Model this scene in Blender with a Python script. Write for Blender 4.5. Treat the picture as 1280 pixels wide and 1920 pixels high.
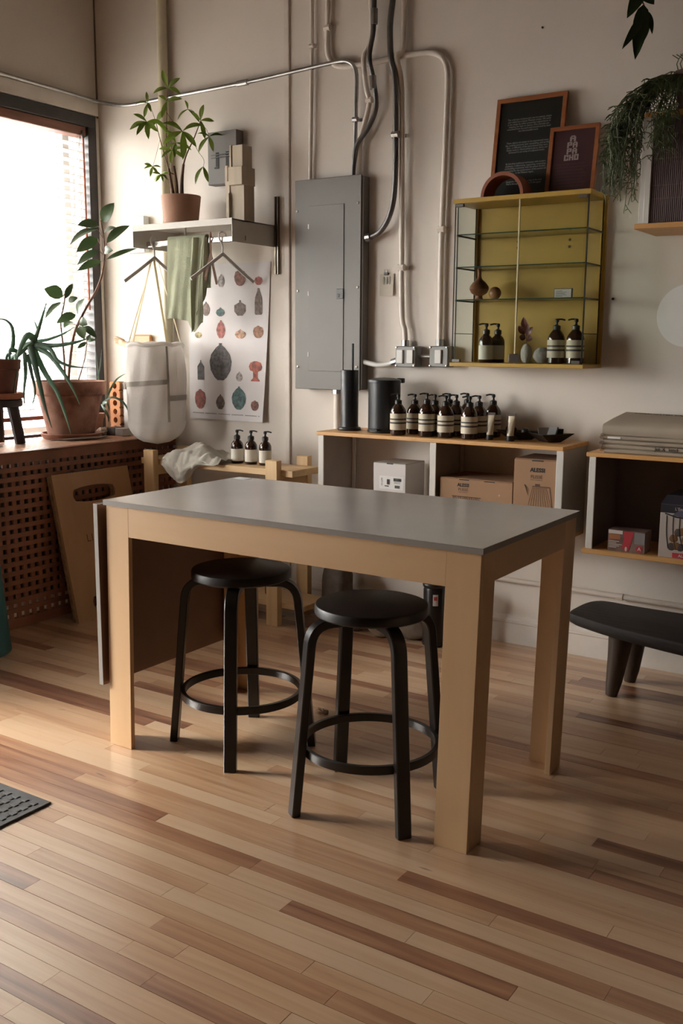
import bpy, math, random
from mathutils import Vector, Matrix, noise as mnoise

# ------------------------------------------------------------ scene, camera, light
for o in list(bpy.data.objects): bpy.data.objects.remove(o)
S = bpy.context.scene
COL = S.collection
PI = math.pi
CAM_LOC = Vector((4.5707, -4.3455, 1.4315))
_r = Vector((0.83705639, 0.54707812, 0.00649068)); _u = Vector((-0.09737794, 0.13729805, 0.9857316)); _f = Vector((-0.53838103, 0.82574498, -0.16819955))
cd = bpy.data.cameras.new('camera'); cam = bpy.data.objects.new('camera', cd); COL.objects.link(cam)
cam.matrix_world = Matrix(((_r.x, _u.x, -_f.x, CAM_LOC.x), (_r.y, _u.y, -_f.y, CAM_LOC.y), (_r.z, _u.z, -_f.z, CAM_LOC.z), (0, 0, 0, 1)))
cd.sensor_fit = 'VERTICAL'; cd.sensor_height = 36.0; cd.lens = 1850.84 * 36.0 / 1920.0; cd.clip_start = 0.05
S.camera = cam

world = bpy.data.worlds.new('world'); S.world = world; world.use_nodes = True
bg = world.node_tree.nodes['Background']; bg.inputs[0].default_value = (1.0, 0.965, 0.92, 1); bg.inputs[1].default_value = 33.0
sl = bpy.data.lights.new('sun', 'SUN'); sl.energy = 8.5; sl.angle = math.radians(17); sl.color = (1.0, 0.93, 0.84)
sun = bpy.data.objects.new('sun', sl); COL.objects.link(sun)
sun.rotation_euler = Vector((0.75, 0.37, -0.43)).to_track_quat('-Z', 'Y').to_euler()
S.view_settings.view_transform = 'Standard'; S.view_settings.look = 'None'
S.view_settings.exposure = 0.06; S.view_settings.gamma = 1.0; S.view_settings.use_curve_mapping = False
# daylight portal in the window opening (guides the sky's light, gives off none itself)
WY0, WY1, WZ0, WZ1 = -1.45, -0.10, 0.90, 2.67
W2Y0, W2Y1, W2Z0, W2Z1 = -3.5, -1.75, 0.12, 2.30
for (a, b, c, d) in ((WY0, WY1, WZ0, WZ1), (W2Y0, W2Y1, W2Z0, W2Z1)):
    pl = bpy.data.lights.new('window_portal', 'AREA'); pl.shape = 'RECTANGLE'; pl.size = b - a; pl.size_y = d - c; pl.cycles.is_portal = True
    po = bpy.data.objects.new('window_portal', pl); COL.objects.link(po)
    po.matrix_world = Matrix.Translation((-0.32, (a + b) / 2, (c + d) / 2)) @ Vector((1, 0, 0)).to_track_quat('-Z', 'Z').to_matrix().to_4x4()

# ------------------------------------------------------------ helpers: materials
def lin(c):
    if isinstance(c, str):
        c = c.lstrip('#'); c = [int(c[i:i+2], 16) / 255 for i in (0, 2, 4)]
        return tuple(x / 12.92 if x <= 0.04045 else ((x + 0.055) / 1.055) ** 2.4 for x in c)
    return tuple(c)
def nd(nt, t, **kw):
    n = nt.nodes.new(t)
    for k, v in kw.items(): setattr(n, k, v)
    return n
def mat(name, color, rough=0.5, metal=0.0, var=0.0, scale=8.0, bump=0.0, bscale=None, color2=None, stretch=None, spec=None, coat=0.0, lo=0.35, hi=0.65, trans=0.0, sheen=0.0, detail=4.0, sss=0.0):
    m = bpy.data.materials.new(name); m.use_nodes = True; nt = m.node_tree
    b = nt.nodes['Principled BSDF']; L = nt.links
    c = lin(color); b.inputs['Base Color'].default_value = (*c, 1); b.inputs['Roughness'].default_value = rough; b.inputs['Metallic'].default_value = metal
    if spec is not None: b.inputs['Specular IOR Level'].default_value = spec
    if coat: b.inputs['Coat Weight'].default_value = coat; b.inputs['Coat Roughness'].default_value = 0.1
    if trans: b.inputs['Transmission Weight'].default_value = trans
    if sheen: b.inputs['Sheen Weight'].default_value = sheen
    tc = mp = None
    if var or color2 or bump:
        tc = nd(nt, 'ShaderNodeTexCoord'); mp = nd(nt, 'ShaderNodeMapping'); L.new(tc.outputs['Object'], mp.inputs[0])
        if stretch: mp.inputs['Scale'].default_value = stretch
    if var or color2:
        n = nd(nt, 'ShaderNodeTexNoise'); n.inputs['Scale'].default_value = scale; n.inputs['Detail'].default_value = detail; L.new(mp.outputs[0], n.inputs['Vector'])
        cr = nd(nt, 'ShaderNodeValToRGB'); L.new(n.outputs['Fac'], cr.inputs[0])
        cr.color_ramp.elements[0].position = lo; cr.color_ramp.elements[1].position = hi
        c2 = lin(color2) if color2 else tuple(min(1, x * (1 + var)) for x in c); c1 = c if color2 else tuple(x * (1 - var) for x in c)
        cr.color_ramp.elements[0].color = (*c1, 1); cr.color_ramp.elements[1].color = (*c2, 1)
        L.new(cr.outputs[0], b.inputs['Base Color'])
    if bump:
        n2 = nd(nt, 'ShaderNodeTexNoise'); n2.inputs['Scale'].default_value = bscale or scale; n2.inputs['Detail'].default_value = 3; L.new(mp.outputs[0], n2.inputs['Vector'])
        bp = nd(nt, 'ShaderNodeBump'); bp.inputs['Strength'].default_value = bump; bp.inputs['Distance'].default_value = 0.01
        L.new(n2.outputs['Fac'], bp.inputs['Height']); L.new(bp.outputs[0], b.inputs['Normal'])
    return m
def glass_mat(name, tint, refl=0.06, rough=0.0):
    m = bpy.data.materials.new(name); m.use_nodes = True; nt = m.node_tree; L = nt.links
    nt.nodes.remove(nt.nodes['Principled BSDF']); out = nt.nodes['Material Output']
    t = nd(nt, 'ShaderNodeBsdfTransparent'); t.inputs[0].default_value = (*lin(tint), 1)
    g = nd(nt, 'ShaderNodeBsdfGlossy'); g.inputs['Roughness'].default_value = rough
    lw = nd(nt, 'ShaderNodeLayerWeight'); lw.inputs[0].default_value = 0.5
    pw = nd(nt, 'ShaderNodeMath', operation='POWER'); L.new(lw.outputs['Facing'], pw.inputs[0]); pw.inputs[1].default_value = 5.0
    fa = nd(nt, 'ShaderNodeMath', operation='MULTIPLY_ADD'); L.new(pw.outputs[0], fa.inputs[0]); fa.inputs[1].default_value = 0.5; fa.inputs[2].default_value = refl * 0.5
    mx = nd(nt, 'ShaderNodeMixShader'); L.new(fa.outputs[0], mx.inputs[0]); L.new(t.outputs[0], mx.inputs[1]); L.new(g.outputs[0], mx.inputs[2]); L.new(mx.outputs[0], out.inputs[0])
    return m
def wood(name, c1, c2, axis='x', rough=0.45, fine=70.0, c3=None, bump=0.05, long=1.6, coat=0.0):
    st = {'x': (long, fine, fine), 'y': (fine, long, fine), 'z': (fine, fine, long)}[axis]
    return mat(name, c1, rough, color2=c2, scale=0.45, stretch=st, bump=bump, lo=0.3, hi=0.72, coat=coat, detail=6)
def leafmat(name, c, rough=0.4):
    m = bpy.data.materials.new(name); m.use_nodes = True; nt = m.node_tree; L = nt.links
    b = nt.nodes['Principled BSDF']; cc = lin(c); b.inputs['Roughness'].default_value = rough
    oi = nd(nt, 'ShaderNodeObjectInfo'); cr = nd(nt, 'ShaderNodeValToRGB'); L.new(oi.outputs['Random'], cr.inputs[0])
    cr.color_ramp.elements[0].color = (*[x * 0.7 for x in cc], 1); cr.color_ramp.elements[1].color = (*[min(1, x * 1.35) for x in cc], 1)
    L.new(cr.outputs[0], b.inputs['Base Color'])
    tr = nd(nt, 'ShaderNodeBsdfTranslucent'); L.new(cr.outputs[0], tr.inputs[0])
    mx = nd(nt, 'ShaderNodeMixShader'); mx.inputs[0].default_value = 0.4
    out = nt.nodes['Material Output']; L.new(b.outputs[0], mx.inputs[1]); L.new(tr.outputs[0], mx.inputs[2]); L.new(mx.outputs[0], out.inputs[0])
    return m
def cloth_mat(name, c, trans=0.25, rough=0.9, var=0.08):
    m = mat(name, c, rough, var=var, scale=14, bump=0.25, bscale=160, sheen=0.2); nt = m.node_tree; L = nt.links
    b = nt.nodes['Principled BSDF']; tr = nd(nt, 'ShaderNodeBsdfTranslucent'); tr.inputs[0].default_value = (*lin(c), 1)
    mx = nd(nt, 'ShaderNodeMixShader'); mx.inputs[0].default_value = trans; out = nt.nodes['Material Output']
    L.new(b.outputs[0], mx.inputs[1]); L.new(tr.outputs[0], mx.inputs[2]); L.new(mx.outputs[0], out.inputs[0])
    return m

# ------------------------------------------------------------ helpers: geometry
ORG = {}
class B:
    """collects shapes in world coordinates; build() links them as ONE mesh object"""
    def __init__(s): s.v = []; s.f = []
    def add(s, vs, fs):
        k = len(s.v); s.v += [tuple(p) for p in vs]; s.f += [tuple(i + k for i in f) for f in fs]; return s
    def box(s, x0, x1, y0, y1, z0, z1, bev=0.0, M=None, shear=None):
        if bev <= 0:
            vs = [(x, y, z) for x in (x0, x1) for y in (y0, y1) for z in (z0, z1)]
            fs = [(0, 1, 3, 2), (4, 6, 7, 5), (0, 4, 5, 1), (2, 3, 7, 6), (0, 2, 6, 4), (1, 5, 7, 3)]
        else:
            vs = []; idx = {}
            lo = (x0, y0, z0); hi = (x1, y1, z1)
            for a in (0, 1):
                for b_ in (0, 1):
                    for c in (0, 1):
                        for ax in range(3):
                            sg = (a, b_, c); p = []
                            for i in range(3):
                                q = hi[i] if sg[i] else lo[i]
                                if i != ax: q += -bev if sg[i] else bev
                                p.append(q)
                            idx[(a, b_, c, ax)] = len(vs); vs.append(tuple(p))
            fs = []
            for ax in range(3):
                o1, o2 = [i for i in range(3) if i != ax]
                for sd in (0, 1):
                    q = []
                    for (p1, p2) in ((0, 0), (1, 0), (1, 1), (0, 1)):
                        k = [0, 0, 0]; k[ax] = sd; k[o1] = p1; k[o2] = p2; q.append(idx[(*k, ax)])
                    fs.append(tuple(q))
            for ax in range(3):
                o1, o2 = [i for i in range(3) if i != ax]
                for s1 in (0, 1):
                    for s2 in (0, 1):
                        k0 = [0, 0, 0]; k0[o1] = s1; k0[o2] = s2; k1 = list(k0); k1[ax] = 1
                        fs.append((idx[(*k0, o1)], idx[(*k1, o1)], idx[(*k1, o2)], idx[(*k0, o2)]))
            for a in (0, 1):
                for b_ in (0, 1):
                    for c in (0, 1): fs.append(tuple(idx[(a, b_, c, i)] for i in range(3)))
        if shear: vs = [shear(Vector(p)) for p in vs]
        if M is not None: vs = [M @ Vector(p) for p in vs]
        return s.add(vs, fs)
    def lathe(s, prof, c=(0, 0, 0), n=24, M=None, close=False):
        vs = []; fs = []; rings = []
        for (r, z) in prof:
            if r < 1e-6: rings.append([len(vs)]); vs.append((0, 0, z))
            else:
                rings.append(list(range(len(vs), len(vs) + n)))
                vs += [(r * math.cos(2 * PI * i / n), r * math.sin(2 * PI * i / n), z) for i in range(n)]
        for a, b_ in zip(rings, rings[1:]):
            for i in range(n):
                j = (i + 1) % n
                if len(a) == 1 and len(b_) == 1: continue
                if len(a) == 1: fs.append((a[0], b_[j], b_[i]))
                elif len(b_) == 1: fs.append((a[i], a[j], b_[0]))
                else: fs.append((a[i], a[j], b_[j], b_[i]))
        if close and len(rings[0]) > 1: fs.append(tuple(reversed(rings[0])))
        if close and len(rings[-1]) > 1: fs.append(tuple(rings[-1]))
        T = Matrix.Translation(c)
        if M is not None: T = T @ M
        return s.add([T @ Vector(p) for p in vs], fs)
    def tube(s, path, r, n=8, closed=False, flat=None, up=None, cap=True, rect=None):
        P = [Vector(p) for p in path]; N = len(P); vs = []; fs = []
        prev = Vector(up) if up is not None else None
        for i, p in enumerate(P):
            if closed: t = P[(i + 1) % N] - P[i - 1]
            else: t = (P[min(i + 1, N - 1)] - P[max(i - 1, 0)])
            t = t.normalized() if t.length > 1e-9 else Vector((0, 0, 1))
            if prev is None:
                prev = Vector((0, 0, 1)) if abs(t.z) < 0.9 else Vector((1, 0, 0))
            a = prev - t * prev.dot(t)
            if a.length < 1e-6: a = t.orthogonal()
            a.normalize(); b_ = t.cross(a); prev = a if up is None else Vector(up)
            rr = r(i / max(1, N - 1)) if callable(r) else r
            if rect:
                for (q, w) in ((-1, -1), (1, -1), (1, 1), (-1, 1)): vs.append(p + a * q * rect[0] / 2 + b_ * w * rect[1] / 2)
            else:
                for k in range(n):
                    an = 2 * PI * k / n
                    vs.append(p + a * math.cos(an) * rr * (flat or 1.0) + b_ * math.sin(an) * rr)
        m = 4 if rect else n
        for i in range(N if closed else N - 1):
            for k in range(m):
                j = (i + 1) % N
                fs.append((i * m + k, i * m + (k + 1) % m, j * m + (k + 1) % m, j * m + k))
        if cap and not closed: fs.append(tuple(reversed(range(m)))); fs.append(tuple(range((N - 1) * m, N * m)))
        return s.add(vs, fs)
    def ball(s, c, rad, nu=16, nv=10, fn=None, M=None):
        rad = (rad,) * 3 if not hasattr(rad, '__len__') else rad
        vs = []; fs = []
        for j in range(nv + 1):
            th = PI * j / nv
            for i in range(nu):
                ph = 2 * PI * i / nu
                d = Vector((math.sin(th) * math.cos(ph), math.sin(th) * math.sin(ph), math.cos(th)))
                k = fn(d) if fn else 1.0
                p = Vector((d.x * rad[0] * k, d.y * rad[1] * k, d.z * rad[2] * k))
                if M is not None: p = M @ p
                vs.append(p + Vector(c))
        for j in range(nv):
            for i in range(nu):
                fs.append((j * nu + i, (j + 1) * nu + i, (j + 1) * nu + (i + 1) % nu, j * nu + (i + 1) % nu))
        return s.add(vs, fs)
    def prism(s, pts, off):
        n = len(pts); off = Vector(off); vs = [Vector(p) for p in pts] + [Vector(p) + off for p in pts]
        fs = [tuple(range(n)), tuple(reversed(range(n, 2 * n)))] + [(i, i + n, (i + 1) % n + n, (i + 1) % n) for i in range(n)]
        return s.add(vs, fs)
    def ring_plate(s, outer, inner, off):
        n = len(outer); off = Vector(off)
        vs = [Vector(p) for p in outer] + [Vector(p) for p in inner] + [Vector(p) + off for p in outer] + [Vector(p) + off for p in inner]
        fs = []
        for i in range(n):
            j = (i + 1) % n
            fs += [(i, j, n + j, n + i), (2 * n + i, 3 * n + i, 3 * n + j, 2 * n + j), (i, 2 * n + i, 2 * n + j, j), (n + i, n + j, 3 * n + j, 3 * n + i)]
        return s.add(vs, fs)
    def sheet(s, fn, nu, nv, th=0.0, wrap=False):
        P = [[Vector(fn(i / nu, j / nv)) for i in range(nu + 1)] for j in range(nv + 1)]
        vs = [p for row in P for p in row]; W = nu + 1; fs = []
        for j in range(nv):
            for i in range(nu): fs.append((j * W + i, j * W + i + 1, (j + 1) * W + i + 1, (j + 1) * W + i))
        if th:
            base = len(vs); nv2 = []
            for j in range(nv + 1):
                for i in range(nu + 1):
                    du = P[j][min(i + 1, nu)] - P[j][max(i - 1, 0)]; dv = P[min(j + 1, nv)][i] - P[max(j - 1, 0)][i]
                    nn = du.cross(dv); nn = nn.normalized() if nn.length > 1e-12 else Vector((0, 0, 1))
                    nv2.append(P[j][i] - nn * th)
            vs += nv2; fs += [tuple(reversed([k + base for k in f])) for f in fs[:]]
            for i in range(nu):
                fs.append((i, i + base, i + 1 + base, i + 1)); a = nv * W + i; fs.append((a, a + 1, a + 1 + base, a + base))
            for j in range(nv):
                a = j * W; b_ = a + W; fs.append((a, b_, b_ + base, a + base)); a += nu; b_ += nu; fs.append((a, a + base, b_ + base, b_))
        return s.add(vs, fs)
    def mesh(s, name, origin=(0, 0, 0), m=None, smooth=True, ang=35):
        me = bpy.data.meshes.new(name); o = Vector(origin)
        me.from_pydata([Vector(p) - o for p in s.v], [], s.f); me.validate()
        import bmesh
        bm = bmesh.new(); bm.from_mesh(me); bmesh.ops.recalc_face_normals(bm, faces=bm.faces); bm.to_mesh(me); bm.free()
        if m: me.materials.append(m)
        if smooth:
            me.polygons.foreach_set('use_smooth', [True] * len(me.polygons)); me.set_sharp_from_angle(angle=math.radians(ang))
        return me
    def build(s, name, m, parent=None, origin=None, smooth=True, ang=35):
        if parent is not None: org = ORG[parent.name]
        elif origin is not None: org = Vector(origin)
        else:
            xs = [p[0] for p in s.v]; ys = [p[1] for p in s.v]; zs = [p[2] for p in s.v]
            org = Vector(((min(xs) + max(xs)) / 2, (min(ys) + max(ys)) / 2, min(zs)))
        o = bpy.data.objects.new(name, s.mesh(name, org, m, smooth, ang)); COL.objects.link(o)
        if parent is not None: o.parent = parent
        else: o.location = org
        ORG[o.name] = org
        return o
def tag(o, label, cat=None, group=None, kind=None):
    o['label'] = label
    if cat: o['category'] = cat
    if group: o['group'] = group
    if kind: o['kind'] = kind
    return o
def thing(name, label, cat, loc=(0, 0, 0), group=None, kind=None):
    o = bpy.data.objects.new(name, None); COL.objects.link(o); o.location = loc; o.empty_display_size = 0.05
    ORG[o.name] = Vector(loc); return tag(o, label, cat, group, kind)
def struct(o, label, cat): return tag(o, label, cat, kind='structure')
def copy_tree(o, parent=None):
    c = o.copy(); COL.objects.link(c); ORG[c.name] = ORG[o.name]
    if parent is not None: c.parent = parent
    for ch in list(o.children): copy_tree(ch, c)
    return c
def place(proto, used, loc, rz, label, group=None, scale=None):
    o = proto if not used else copy_tree(proto)
    o.location = loc; o.rotation_euler = (0, 0, rz); o['label'] = label
    if group: o['group'] = group
    if scale: o.scale = scale
    return o
def bz(x0, x1, y0, y1, z0, z1, bev=0.0015): return B().box(x0, x1, y0, y1, z0, z1, bev)
def smoothpath(pts, k=6):
    P = [Vector(p) for p in pts]; out = []
    for i in range(len(P) - 1):
        p0 = P[max(i - 1, 0)]; p1 = P[i]; p2 = P[i + 1]; p3 = P[min(i + 2, len(P) - 1)]
        for j in range(k):
            t = j / k; t2 = t * t; t3 = t2 * t
            out.append(0.5 * ((2 * p1) + (-p0 + p2) * t + (2 * p0 - 5 * p1 + 4 * p2 - p3) * t2 + (-p0 + 3 * p1 - 3 * p2 + p3) * t3))
    out.append(P[-1]); return out
def filletpath(pts, r, k=6):
    """polyline with rounded corners of radius r"""
    P = [Vector(p) for p in pts]; out = [P[0]]
    for i in range(1, len(P) - 1):
        a = (P[i - 1] - P[i]); b_ = (P[i + 1] - P[i]); d = min(r, a.length * 0.49, b_.length * 0.49)
        A = P[i] + a.normalized() * d; C = P[i] + b_.normalized() * d
        for j in range(k + 1):
            t = j / k; out.append((1 - t) ** 2 * A + 2 * t * (1 - t) * P[i] + t * t * C)
    out.append(P[-1]); return out
def text_part(body, size, M, m, parent, name='lettering', align='CENTER', space=1.0, width=1.0, line=1.0, bold=0.0):
    """flat lettering: local x = reading direction, y = up, z = out of the surface, placed by matrix M (world)"""
    cu = bpy.data.curves.new('txt', 'FONT'); cu.body = body; cu.size = size; cu.align_x = align; cu.align_y = 'CENTER'; cu.resolution_u = 2
    cu.space_character = space; cu.space_line = line; cu.offset = bold; cu.extrude = 0.0002
    o = bpy.data.objects.new('txt', cu); COL.objects.link(o); bpy.context.view_layer.update()
    me = bpy.data.meshes.new_from_object(o.evaluated_get(bpy.context.evaluated_depsgraph_get()))
    bpy.data.objects.remove(o); bpy.data.curves.remove(cu)
    me.name = name; me.materials.clear(); me.materials.append(m)
    if width != 1.0: M = M @ Matrix.Diagonal((width, 1, 1, 1))
    me.transform(Matrix.Translation(-ORG[parent.name]) @ M)
    ob = bpy.data.objects.new(name, me); COL.objects.link(ob); ob.parent = parent; ORG[ob.name] = ORG[parent.name]
    return ob
def frame_M(o, xa, ya):
    xa = Vector(xa).normalized(); za = xa.cross(Vector(ya)).normalized(); ya = za.cross(xa)
    return Matrix(((xa.x, ya.x, za.x, o[0]), (xa.y, ya.y, za.y, o[1]), (xa.z, ya.z, za.z, o[2]), (0, 0, 0, 1)))
def front(x, z, y): return frame_M((x, y, z), (1, 0, 0), (0, 0, 1))     # a surface facing the room (-y)
RND = random.Random(7)

# ------------------------------------------------------------ materials used in several places
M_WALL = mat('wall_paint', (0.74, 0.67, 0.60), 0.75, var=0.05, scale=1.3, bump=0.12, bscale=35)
M_FARWALL = mat('far_wall_dimmed', (0.13, 0.105, 0.09), 0.8, var=0.05)  # unseen walls coloured dark so little light bounces back
M_CEIL = mat('ceiling_dimmed', (0.34, 0.29, 0.25), 0.8, var=0.05)  # ceiling colour darkened as well, standing in for a dim room
M_TRIM = mat('trim_paint', (0.74, 0.68, 0.62), 0.5, var=0.07, scale=6, bump=0.1, bscale=40)
M_DARKFRAME = mat('dark_window_frame', (0.035, 0.03, 0.03), 0.45, var=0.2)
M_REDWOOD = mat('red_brown_blind_wood', (0.19, 0.075, 0.045), 0.5, var=0.15, scale=5, stretch=(1, 1, 9))
M_BLACK = mat('black_lacquer', (0.012, 0.009, 0.008), 0.32, var=0.1)
M_BLACKPL = mat('black_plastic', (0.014, 0.012, 0.011), 0.4)
M_STEEL = mat('galvanised_steel', (0.42, 0.41, 0.40), 0.35, metal=0.9, var=0.15, scale=20)
M_CHROME = mat('chrome', (0.6, 0.6, 0.6), 0.15, metal=1.0)
M_DARKSTEEL = mat('dark_steel', (0.16, 0.15, 0.145), 0.4, metal=0.8, var=0.1, scale=20)
M_BRASS = mat('worn_metal', (0.25, 0.22, 0.18), 0.4, metal=0.9)
M_PAINTPIPE = mat('painted_pipe', (0.70, 0.63, 0.56), 0.5, var=0.05, scale=10)
M_CREAMPIPE = mat('cream_pipe', (0.66, 0.60, 0.44), 0.45, var=0.06, scale=8)
M_WHITEPL = mat('white_plastic', (0.72, 0.69, 0.65), 0.4)
M_LAMW = mat('white_laminate', (0.62, 0.59, 0.54), 0.5, var=0.04)
M_TERRA = mat('terracotta', (0.27, 0.11, 0.065), 0.8, var=0.2, scale=9, bump=0.2, bscale=40)
M_TERRAOLD = mat('stained_terracotta', (0.22, 0.092, 0.058), 0.85, color2=(0.40, 0.25, 0.18), scale=6, bump=0.3, bscale=30, lo=0.42, hi=0.7)
_e = [n for n in M_TERRAOLD.node_tree.nodes if n.type == 'VALTORGB'][0].color_ramp.elements.new(0.33); _e.color = (0.085, 0.038, 0.028, 1)
M_SOIL = mat('soil', (0.035, 0.022, 0.014), 0.95, var=0.4, scale=60, bump=0.8, bscale=90)
M_PINE = wood('pine', (0.56, 0.36, 0.17), (0.68, 0.47, 0.25), 'x', 0.5, 60)
M_PINEZ = wood('pine_upright', (0.56, 0.36, 0.17), (0.68, 0.47, 0.25), 'z', 0.5, 60)
M_PINEY = wood('pine_cross', (0.56, 0.36, 0.17), (0.68, 0.47, 0.25), 'y', 0.5, 60)
M_SHELFPINE = wood('shelf_pine', (0.55, 0.28, 0.09), (0.66, 0.37, 0.14), 'x', 0.45, 70)
M_BIRCHX = wood('birch_ply', (0.60, 0.375, 0.195), (0.67, 0.445, 0.25), 'x', 0.45, 22, long=2.2, bump=0.02)
M_BIRCHZ = wood('birch_ply_upright', (0.60, 0.375, 0.195), (0.67, 0.445, 0.25), 'z', 0.45, 22, long=2.2, bump=0.02)
M_BIRCHY = wood('birch_ply_cross', (0.60, 0.375, 0.195), (0.67, 0.445, 0.25), 'y', 0.45, 22, long=2.2, bump=0.02)
M_LATTICE = mat('stained_lattice_wood', (0.20, 0.072, 0.034), 0.5, var=0.22, scale=6)
M_GLASS = glass_mat('clear_glass', (0.94, 0.96, 0.94))
M_WINGLASS = glass_mat('window_glass', (0.97, 0.98, 0.98))
M_INK = mat('black_ink', (0.02, 0.018, 0.016), 0.8)

# ------------------------------------------------------------ room shell
RX, RY, RZ = 8.6, -8.8, 4.2
struct(bz(-0.3, RX + .2, 0.0, 0.25, -0.1, RZ, 0).build('wall_back', M_WALL, smooth=False), 'off-white painted back wall carrying the conduits', 'wall')
struct(bz(RX, RX + .2, RY, 0.0, -0.1, RZ, 0).build('wall_right', M_FARWALL, smooth=False), 'right wall out of frame, coloured dark to cut bounced light', 'wall')
struct(bz(-0.3, RX + .2, RY - .2, RY, -0.1, RZ, 0).build('wall_front', M_FARWALL, smooth=False), 'wall behind the camera, coloured dark to cut bounced light', 'wall')
struct(bz(-0.3, RX + .2, RY - .2, 0.25, RZ, RZ + .15, 0).build('ceiling', M_CEIL, smooth=False), 'ceiling above the room, coloured dark to cut bounced light', 'ceiling')
OY0, OY1, OZ0, OZ1 = -1.52, -0.028, 0.86, 2.735
wl = B(); wl.box(-.3, 0, W2Y1, OY0, -.1, RZ); wl.box(-.3, 0, RY, W2Y0, -.1, RZ); wl.box(-.3, 0, W2Y0, W2Y1, -.1, W2Z0); wl.box(-.3, 0, W2Y0, W2Y1, W2Z1, RZ); wl.box(-.3, 0, OY1, 0, -.1, RZ); wl.box(-.3, 0, OY0, OY1, -.1, OZ0); wl.box(-.3, 0, OY0, OY1, OZ1, RZ)
wall_left = struct(wl.build('wall_left', M_WALL, smooth=False), 'off-white window wall on the left', 'wall')
# trims in the corner and over the window
struct(bz(0.0, 0.012, -0.028, -0.004, 0.89, 2.73, .002).build('trim_1', M_TRIM), 'narrow cream strip between window and corner', 'trim')
struct(bz(0.0, 0.014, OY0 - .1, -0.004, 2.74, 2.82, .003).build('trim_2', M_TRIM), 'cream board above the window head', 'trim')
struct(B().tube([(0.006, -0.006, 0.9), (0.004, -0.004, 3.9)], 0.005, 6).build('trim_3', mat('corner_line', (0.16, 0.11, 0.075), 0.9)), 'dark brown line in the room corner', 'trim')  # thin dark brown tube running up the corner

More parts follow.
